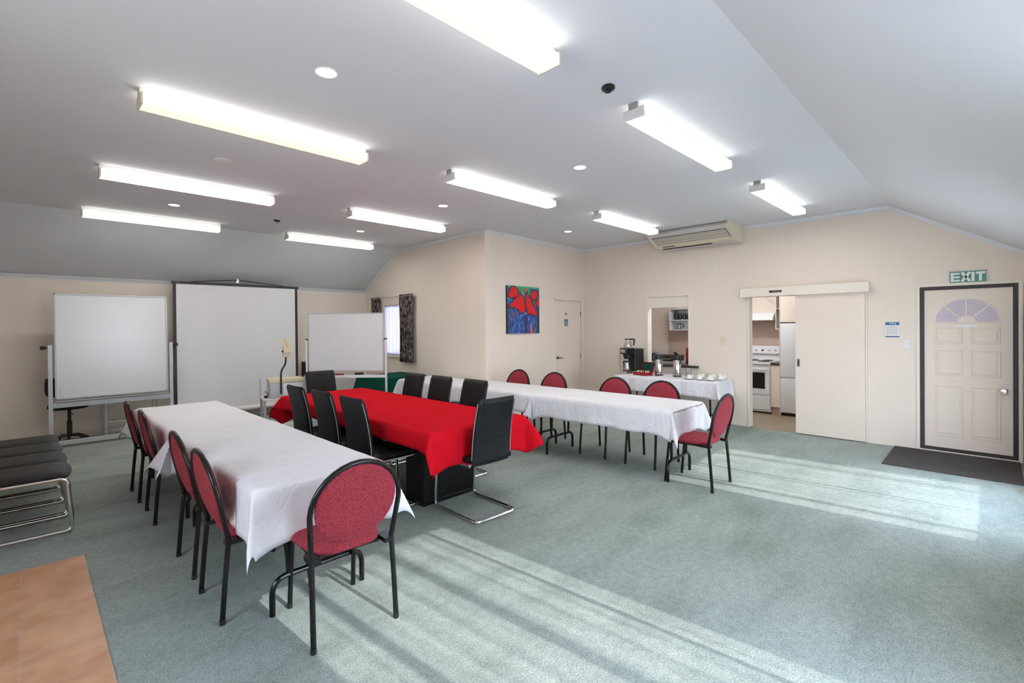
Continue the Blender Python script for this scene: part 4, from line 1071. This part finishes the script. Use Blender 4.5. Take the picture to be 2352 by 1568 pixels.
def cup(label, loc, rz):
    o = thing('teacup', label, 'cup', loc, rz, 'white teacups on saucers')
    MB().lathe([(0, .002), (.045, .004), (.075, .014), (.077, .016), (.045, .008), (0, .008)], n=24).build('saucer', CHINA, o)
    MB().lathe([(.0, .068), (.024, .068), (.026, .062), (.036, .035), (.043, .009), (.040, .009), (0, .06)], n=24).build('cup_bowl', CHINA, o)
    MB().tube(fillet([(.036, 0, .05), (.062, 0, .045), (.058, 0, .02), (.042, 0, .018)], .012), .004, 6).build('cup_handle', CHINA, o)
    return o
cp_ = None
spots = [(7.17, 3.27), (7.18, 3.11), (7.20, 2.95), (7.33, 3.18), (7.34, 3.02), (7.36, 2.87), (7.49, 3.20), (7.50, 3.04), (7.52, 2.88), (7.66, 3.00)]
for i, (x, y) in enumerate(spots):
    lb = ['upturned white cup and saucer, front row left, by the glass jug', 'upturned white cup and saucer, front row middle', 'upturned white cup and saucer, front row right corner',
      'upturned white cup and saucer, second row left, behind the jug side', 'upturned white cup and saucer, second row middle', 'upturned white cup and saucer, second row right end',
      'upturned white cup and saucer, third row left', 'upturned white cup and saucer, third row middle', 'upturned white cup and saucer, third row right end',
      'upturned white cup and saucer, single one nearest the wall'][i]
    if i == 0: cp_ = cup(lb, (x, y, TZ), 0)
    else: dup(cp_, (x, y, TZ), i * 1.3, lb)

# ------------------------------------------------------------------ mat
dm = MB().rbox(6.72, -.25, 0, 7.78, .85, .012, .004).build('doormat', MATT, smooth=False); tag(dm, 'charcoal rubber-edged doormat in front of the exit door', 'doormat')

# ------------------------------------------------------------------ whiteboards, screen, trolley
w1 = thing('mobile_whiteboard', 'large pivoting whiteboard on a grey stand at the left', 'whiteboard', (0, 8.90, 0))
MB().rbox(.28, -.012, .66, 1.50, .012, 2.06, .003).build('writing_surface', WHITEB, w1, smooth=False)
f_ = MB()
for (a, b, c, d) in ((.265, 1.515, .645, .665), (.265, 1.515, 2.055, 2.075), (.265, .285, .645, 2.075), (1.495, 1.515, .645, 2.075)): f_.box(a, -.018, c, b, .018, d)
f_.build('board_frame', GREYM, w1, smooth=False, bevel=.003)
for q in (.20, 1.535): MB().box(q, -.025, .03, q + .045, .025, 1.38).build('post', GREYM, w1, smooth=False, bevel=.003)
MB().box(.245, -.03, .535, 1.535, .0, .605).build('crossbar', GREYM, w1, smooth=False, bevel=.002)
MB().box(.265, -.075, .62, 1.515, -.02, .628).build('pen_tray', GREYM, w1, smooth=False, bevel=.002)
MB().box(.20, -.03, .03, 1.58, .03, .085).build('base_rail', GREYM, w1, smooth=False, bevel=.003)
for q in (.195, 1.535): MB().box(q, -.26, .0, q + .05, .26, .035).build('foot', GREYM, w1, smooth=False, bevel=.003)
for s, x in ((-1, .20), (1, 1.58)):
    MB().cyl((x, 0, 1.345), (x + s * .03, 0, 1.345), .008, n=8).lathe([(0, -.03), (.028, -.018), (.028, .018), (0, .03)], (x + s * .045, 0, 1.345), 12).build('clamp_knob', BLACKP, w1)
MB().cyl((1.455, -.016, .735), (1.455, -.012, .735), .012, n=12).build('magnet', GREYM, w1)
st2 = MB()
for i in range(6): st2.box(.30 + .0, -.0135, .675 + i * .022, .34 - .01 * (i % 2), -.0122, .683 + i * .022)
st2.build('faded_label', GREYM, w1, smooth=False)

ps = thing('projection_screen', 'large white hanging projection screen with black borders', 'projector screen', (0, 9.28, 0))
SX0, SX1 = 1.66, 3.615
MB().box(SX0 + .03, -.002, .20, SX1 - .03, .002, 2.31).build('screen_fabric', SCREENW, ps, smooth=False)
for q in (SX0, SX1 - .045): MB().box(q, -.004, .20, q + .045, .004, 2.33).build('black_border', BLACKP, ps, smooth=False)
MB().box(SX0 - .02, -.012, 2.315, SX1 + .02, .012, 2.355).build('top_bar', BLACKP, ps, smooth=False)
MB().cyl((SX0, 0, .185), (SX1, 0, .185), .04, n=16).build('bottom_case', WPLAS, ps)
xm = 2.60
MB().tube([(SX0 + .25, 0, 2.355), (xm - .02, 0, 2.42), (xm + .02, 0, 2.42), (SX1 - .25, 0, 2.355)], .007, 6).build('hanging_cord', BLACKP, ps)
hk = MB().tube([(xm, 0, 2.415), (xm, 0, 2.47), (xm, .02, 2.50)], .007, 6).rbox(xm - .02, -.01, 2.37, xm + .02, .01, 2.425, .004)
hk.build('ceiling_hook', CHROME, ps)

ang = math.atan2(6.34 - 7.20, 3.725 - 2.935)
w2 = thing('mobile_whiteboard', 'smaller whiteboard on a slim white stand behind the red table', 'whiteboard', (3.33, 6.75, 0), ang)
hw2 = .565
MB().rbox(-hw2 + .01, -.01, .945, hw2 - .01, .01, 1.785, .003).build('writing_surface', WHITEB, w2, smooth=False)
f_ = MB()
for (a, b, c, d) in ((-hw2, hw2, .935, .95), (-hw2, hw2, 1.78, 1.795), (-hw2, -hw2 + .015, .935, 1.795), (hw2 - .015, hw2, .935, 1.795)): f_.box(a, -.014, c, b, .014, d)
f_.build('board_frame', GREYM, w2, smooth=False)
for q in (-hw2 - .04, hw2 + .015): MB().box(q, -.013, .03, q + .025, .013, 1.40).build('post', KWHITE, w2, smooth=False)
MB().box(-hw2 - .04, -.06, .845, hw2 + .04, .0, .885).build('tray', KWHITE, w2, smooth=False)
for q in (-hw2 - .04, hw2 + .015): MB().box(q, -.25, 0, q + .025, .25, .03).build('foot', KWHITE, w2, smooth=False)
for s in (-1, 1): MB().cyl((s * (hw2 + .0), 0, 1.405), (s * (hw2 + .045), 0, 1.41), .012, n=8).build('clamp_knob', BLACKP, w2)
def on2(x, y, z): 
    c, s = math.cos(ang), math.sin(ang); return (3.33 + x * c - y * s, 6.75 + x * s + y * c, z)
for (x, w, m_, lb, nm, ct) in ((.20, .12, BLACKP, 'black eraser on the tray of the small whiteboard', 'board_eraser', 'eraser'), (-.16, .11, BLACKP, 'black marker pen on the tray of the small whiteboard, middle', 'marker_pen', 'pen'),
                           (-.37, .14, BLUEP, 'folded navy cloth on the whiteboard tray above the far black chair', 'folded_cloth', 'cloth')):
    o = MB().rbox(-w / 2, -.02, 0, w / 2, .02, .03 if nm != 'marker_pen' else .014, .005).build(nm, m_, smooth=False); tag(o, lb, ct); o.location = on2(x, -.03, .886); o.rotation_euler = (0, 0, ang)
o = MB().rbox(-.06, -.012, 0, .06, .012, .02, .004).build('marker_pen', REDE, smooth=False); tag(o, 'red marker pen on the tray of the small whiteboard', 'pen'); o.location = on2(-.08, -.05, .886); o.rotation_euler = (0, 0, ang + .1)

# trolley with overhead projector
tl = thing('projector_trolley', 'grey metal trolley beside the projection screen', 'trolley', (2.50, 6.98, 0), R(-12))
for q in (.615, .2): MB().box(-.26, -.22, q, .26, .22, q + .022).build('shelf', WPLAS, tl, smooth=False, bevel=.003)
for (x, y) in ((-.24, -.2), (.24, -.2), (-.24, .2), (.24, .2)): MB().box(x - .015, y - .015, .04, x + .015, y + .015, .615).build('leg', GREYM, tl, smooth=False)
for (x, y) in ((-.24, -.2), (.24, -.2), (-.24, .2), (.24, .2)): MB().cyl((x - .01, y, .022), (x + .01, y, .022), .022, n=12).build('caster', BLACKP, tl)
MB().box(-.26, .16, .64, -.245, .22, .88).build('upright_panel', GREYM, tl, smooth=False)
oh = thing('overhead_projector', 'beige overhead projector with bent black arm on the trolley', 'overhead projector', (2.52, 6.98, .64), R(-12))
MB().rbox(-.19, -.18, .0, .23, .18, .20, .008).build('body', GREYM, oh, smooth=False)
MB().rbox(-.20, -.19, .20, .24, .19, .245, .008).build('lid', BEIGE, oh, smooth=False)
MB().box(-.03, -.184, .02, .22, -.18, .19).build('front_panel', KWHITE, oh, smooth=False)
MB().tube(fillet([(-.06, -.195, .05), (-.06, -.195, .36), (.0, -.19, .45), (.005, -.19, .56)], .08), .012, 10).build('arm', BLACKP, oh)
MB().rbox(-.035, -.22, .55, .05, -.16, .60, .006).rbox(-.03, -.24, .60, .085, -.15, .68, .008).build('head', BEIGE, oh, smooth=False)
MB().hexa([(.05, -.24, .66), (.06, -.23, .66), (.06, -.15, .66), (.05, -.15, .66), (-.02, -.24, .80), (-.01, -.23, .80), (.05, -.15, .80), (.04, -.15, .80)]).build('mirror_flap', BEIGE, oh, smooth=False)
MB().hexa([(-.03, -.225, .655), (.06, -.225, .655), (.06, -.20, .655), (-.03, -.20, .655), (-.065, -.225, .795), (.03, -.225, .795), (.03, -.215, .795), (-.065, -.215, .795)]).build('mirror_flap', BEIGE, oh, smooth=False)
MB().cyl((-.045, -.2, .625), (-.03, -.2, .625), .014, n=10).build('focus_knob', BLACKP, oh)
pg = MB().rbox(-.02, -.02, 0, .02, .02, .03, .005).tube([(0, 0, .02), (.03, 0, .05), (-.01, 0, .09)], .006, 6).build('power_plug', BLACKP); tag(pg, 'black plug on the trolley shelf left of the projector', 'plug'); pg.location = (2.27, 6.93, .641)

# office chair behind large whiteboard
oc2 = thing('office_chair', 'dark swivel office chair behind the large whiteboard', 'office chair', (.42, 9.235, 0), R(25))
MB().lathe([(0, .47), (.20, .475), (.235, .50), (.23, .535), (.15, .55), (0, .55)], n=32, sy=.92).build('seat', OFFFAB, oc2)
MB().cyl((0, 0, .08), (0, 0, .30), .03, n=14).cyl((0, 0, .30), (0, 0, .48), .02, n=12).build('gas_lift', BLACKP, oc2)
for k in range(5):
    a = 2 * PI * k / 5 + .4
    MB().tube([(0, 0, .10), (.14 * math.cos(a), .14 * math.sin(a), .085), (.215 * math.cos(a), .215 * math.sin(a), .055)], .018, 8).build('base_arm', BLACKP, oc2)
    MB().cyl((.215 * math.cos(a) - .015, .215 * math.sin(a), .025), (.215 * math.cos(a) + .015, .215 * math.sin(a), .025), .025, n=12).build('caster', BLACKP, oc2)
def bkr(u, v):
    a = (u - .5) * 1.0; return (-.20 * math.cos(a * 1.0) - .01, .20 * math.sin(a * 1.2) * 1.0, .66 + .26 * v)
bkm = MB()
for side in (-1, 1):
    bkm.grid(lambda u, v, side=side: (-.215 + .03 * (2 * u - 1) ** 2 + side * .02 * math.sqrt(max(0, 1 - max(abs(2 * u - 1), abs(2 * v - 1)) ** 4)), .17 * (2 * u - 1) * math.sqrt(max(.1, 1 - .55 * (2 * v - 1) ** 4)), .66 + .26 * v), 16, 12)
bkm.build('backrest', OFFFAB, oc2, angle=60)
MB().tube([(-.05, 0, .47), (-.2, 0, .48), (-.225, 0, .60), (-.22, 0, .75)], .014, 8).build('back_support', BLACKP, oc2)
MB().tube([(-.05, -.1, .46), (-.10, -.22, .44), (-.10, -.27, .42)], .008, 8).build('lever', BLACKP, oc2)
# small chrome table behind whiteboard
gt = thing('side_table', 'small chrome framed side table behind the large whiteboard', 'side table', (1.10, 9.24, 0))
fm = MB()
for x in (-.30, .30):
    for y in (-.17, .17): fm.cyl((x, y, 0), (x, y, .72 if y > 0 else .56), .012, n=10)
for z in (.12, .24, .54): fm.cyl((-.30, -.17, z), (.30, -.17, z), .009, n=8).cyl((-.30, .17, z), (.30, .17, z), .009, n=8).cyl((-.30, -.17, z), (-.30, .17, z), .009, n=8).cyl((.30, -.17, z), (.30, .17, z), .009, n=8)
fm.cyl((-.30, .17, .72), (.30, .17, .72), .010, n=8)
fm.tube([(-.30, -.17, .42), (-.15, -.17, .51), (.15, -.17, .53), (.30, -.17, .54)], .007, 6)
fm.build('frame', GREYM, gt)
MB().rbox(-.32, -.19, .55, .32, .19, .575, .004).build('tabletop', GREYT, gt, smooth=False)
# dark box and pale cabinet beyond the small whiteboard
cb_ = thing('low_cabinet', 'pale low cabinet against the back wall behind the small whiteboard', 'cabinet', (4.22, 9.30, 0))
MB().box(-.52, -.2, .0, .42, .23, .66).build('body', CABG, cb_, smooth=False)
for s in (0, 1): MB().rbox(-.515 + .467 * s, -.218, .03, -.057 + .467 * s, -.2, .65, .003).build('door', CABG if s else GREYT, cb_, smooth=False)
mbx = thing('maroon_box', 'dark maroon box standing on the cabinet beside the projection screen', 'box', (3.82, 9.24, .66))
MB().box(-.11, -.12, 0, .11, .12, .25).build('body', MAROON, mbx, smooth=False)
MB().box(-.115, -.125, .25, .115, .125, .275).build('lid', BLACKP, mbx, smooth=False)

# ------------------------------------------------------------------ light
w = bpy.data.worlds.new('world'); scene.world = w; w.use_nodes = True
nt = w.node_tree; bg = nt.nodes['Background']
tc = nt.nodes.new('ShaderNodeTexCoord'); gr = nt.nodes.new('ShaderNodeSeparateXYZ'); nt.links.new(tc.outputs['Generated'], gr.inputs[0])
cr = nt.nodes.new('ShaderNodeValToRGB'); cr.color_ramp.elements[0].position = .45; cr.color_ramp.elements[0].color = (.55, .60, .62, 1)
cr.color_ramp.elements[1].position = .8; cr.color_ramp.elements[1].color = (.62, .76, 1.0, 1)
e_ = cr.color_ramp.elements.new(.52); e_.color = (.80, .88, 1.0, 1)
mr = nt.nodes.new('ShaderNodeMapRange'); mr.inputs[1].default_value = -1; mr.inputs[2].default_value = 1
nt.links.new(gr.outputs[2], mr.inputs[0]); nt.links.new(mr.outputs[0], cr.inputs[0]); nt.links.new(cr.outputs[0], bg.inputs[0])
bg.inputs[1].default_value = 14.0
sd = bpy.data.lights.new('sun', 'SUN'); sd.energy = 5.6; sd.color = (1, .97, .93); sd.angle = R(.55)
so = bpy.data.objects.new('sun', sd); COL.objects.link(so)
el = R(31.5); d = Vector((-.085, 1, 0)).normalized() * math.cos(el); d.z = -math.sin(el)
so.rotation_euler = d.to_track_quat('-Z', 'Y').to_euler()

# ------------------------------------------------------------------ camera
cam = bpy.data.cameras.new('camera'); co = bpy.data.objects.new('camera', cam); COL.objects.link(co); scene.camera = co
f_px = 1105.0; cam.sensor_width = 36; cam.sensor_fit = 'HORIZONTAL'; cam.lens = f_px / 2352 * 36
yaw, pitch, roll = .79063765, -.00664714, -.00918929
fw_ = Vector((math.sin(yaw) * math.cos(pitch), math.cos(yaw) * math.cos(pitch), math.sin(pitch)))
r0 = Vector((math.cos(yaw), -math.sin(yaw), 0)); u0 = r0.cross(fw_)
r_ = r0 * math.cos(roll) + u0 * math.sin(roll); u_ = -r0 * math.sin(roll) + u0 * math.cos(roll)
co.matrix_world = Matrix(((r_.x, u_.x, -fw_.x, 0), (r_.y, u_.y, -fw_.y, 0), (r_.z, u_.z, -fw_.z, 1.58), (0, 0, 0, 1)))
cam.shift_y = (755.89 - 784) / 2352
cam.clip_start = .02
# ------------------------------------------------------------------ view
vs_ = scene.view_settings; vs_.view_transform = 'Standard'; vs_.look = 'None'; vs_.gamma = 1; vs_.use_curve_mapping = False
vs_.exposure = 0.36
scene.cycles.use_denoising = True
scene.cycles.max_bounces = 7; scene.cycles.diffuse_bounces = 4; scene.cycles.glossy_bounces = 3; scene.cycles.transparent_max_bounces = 10
scene.cycles.use_adaptive_sampling = True; scene.cycles.adaptive_threshold = .06
scene.cycles.caustics_reflective = False; scene.cycles.caustics_refractive = False
scene.cycles.sample_clamp_indirect = 8
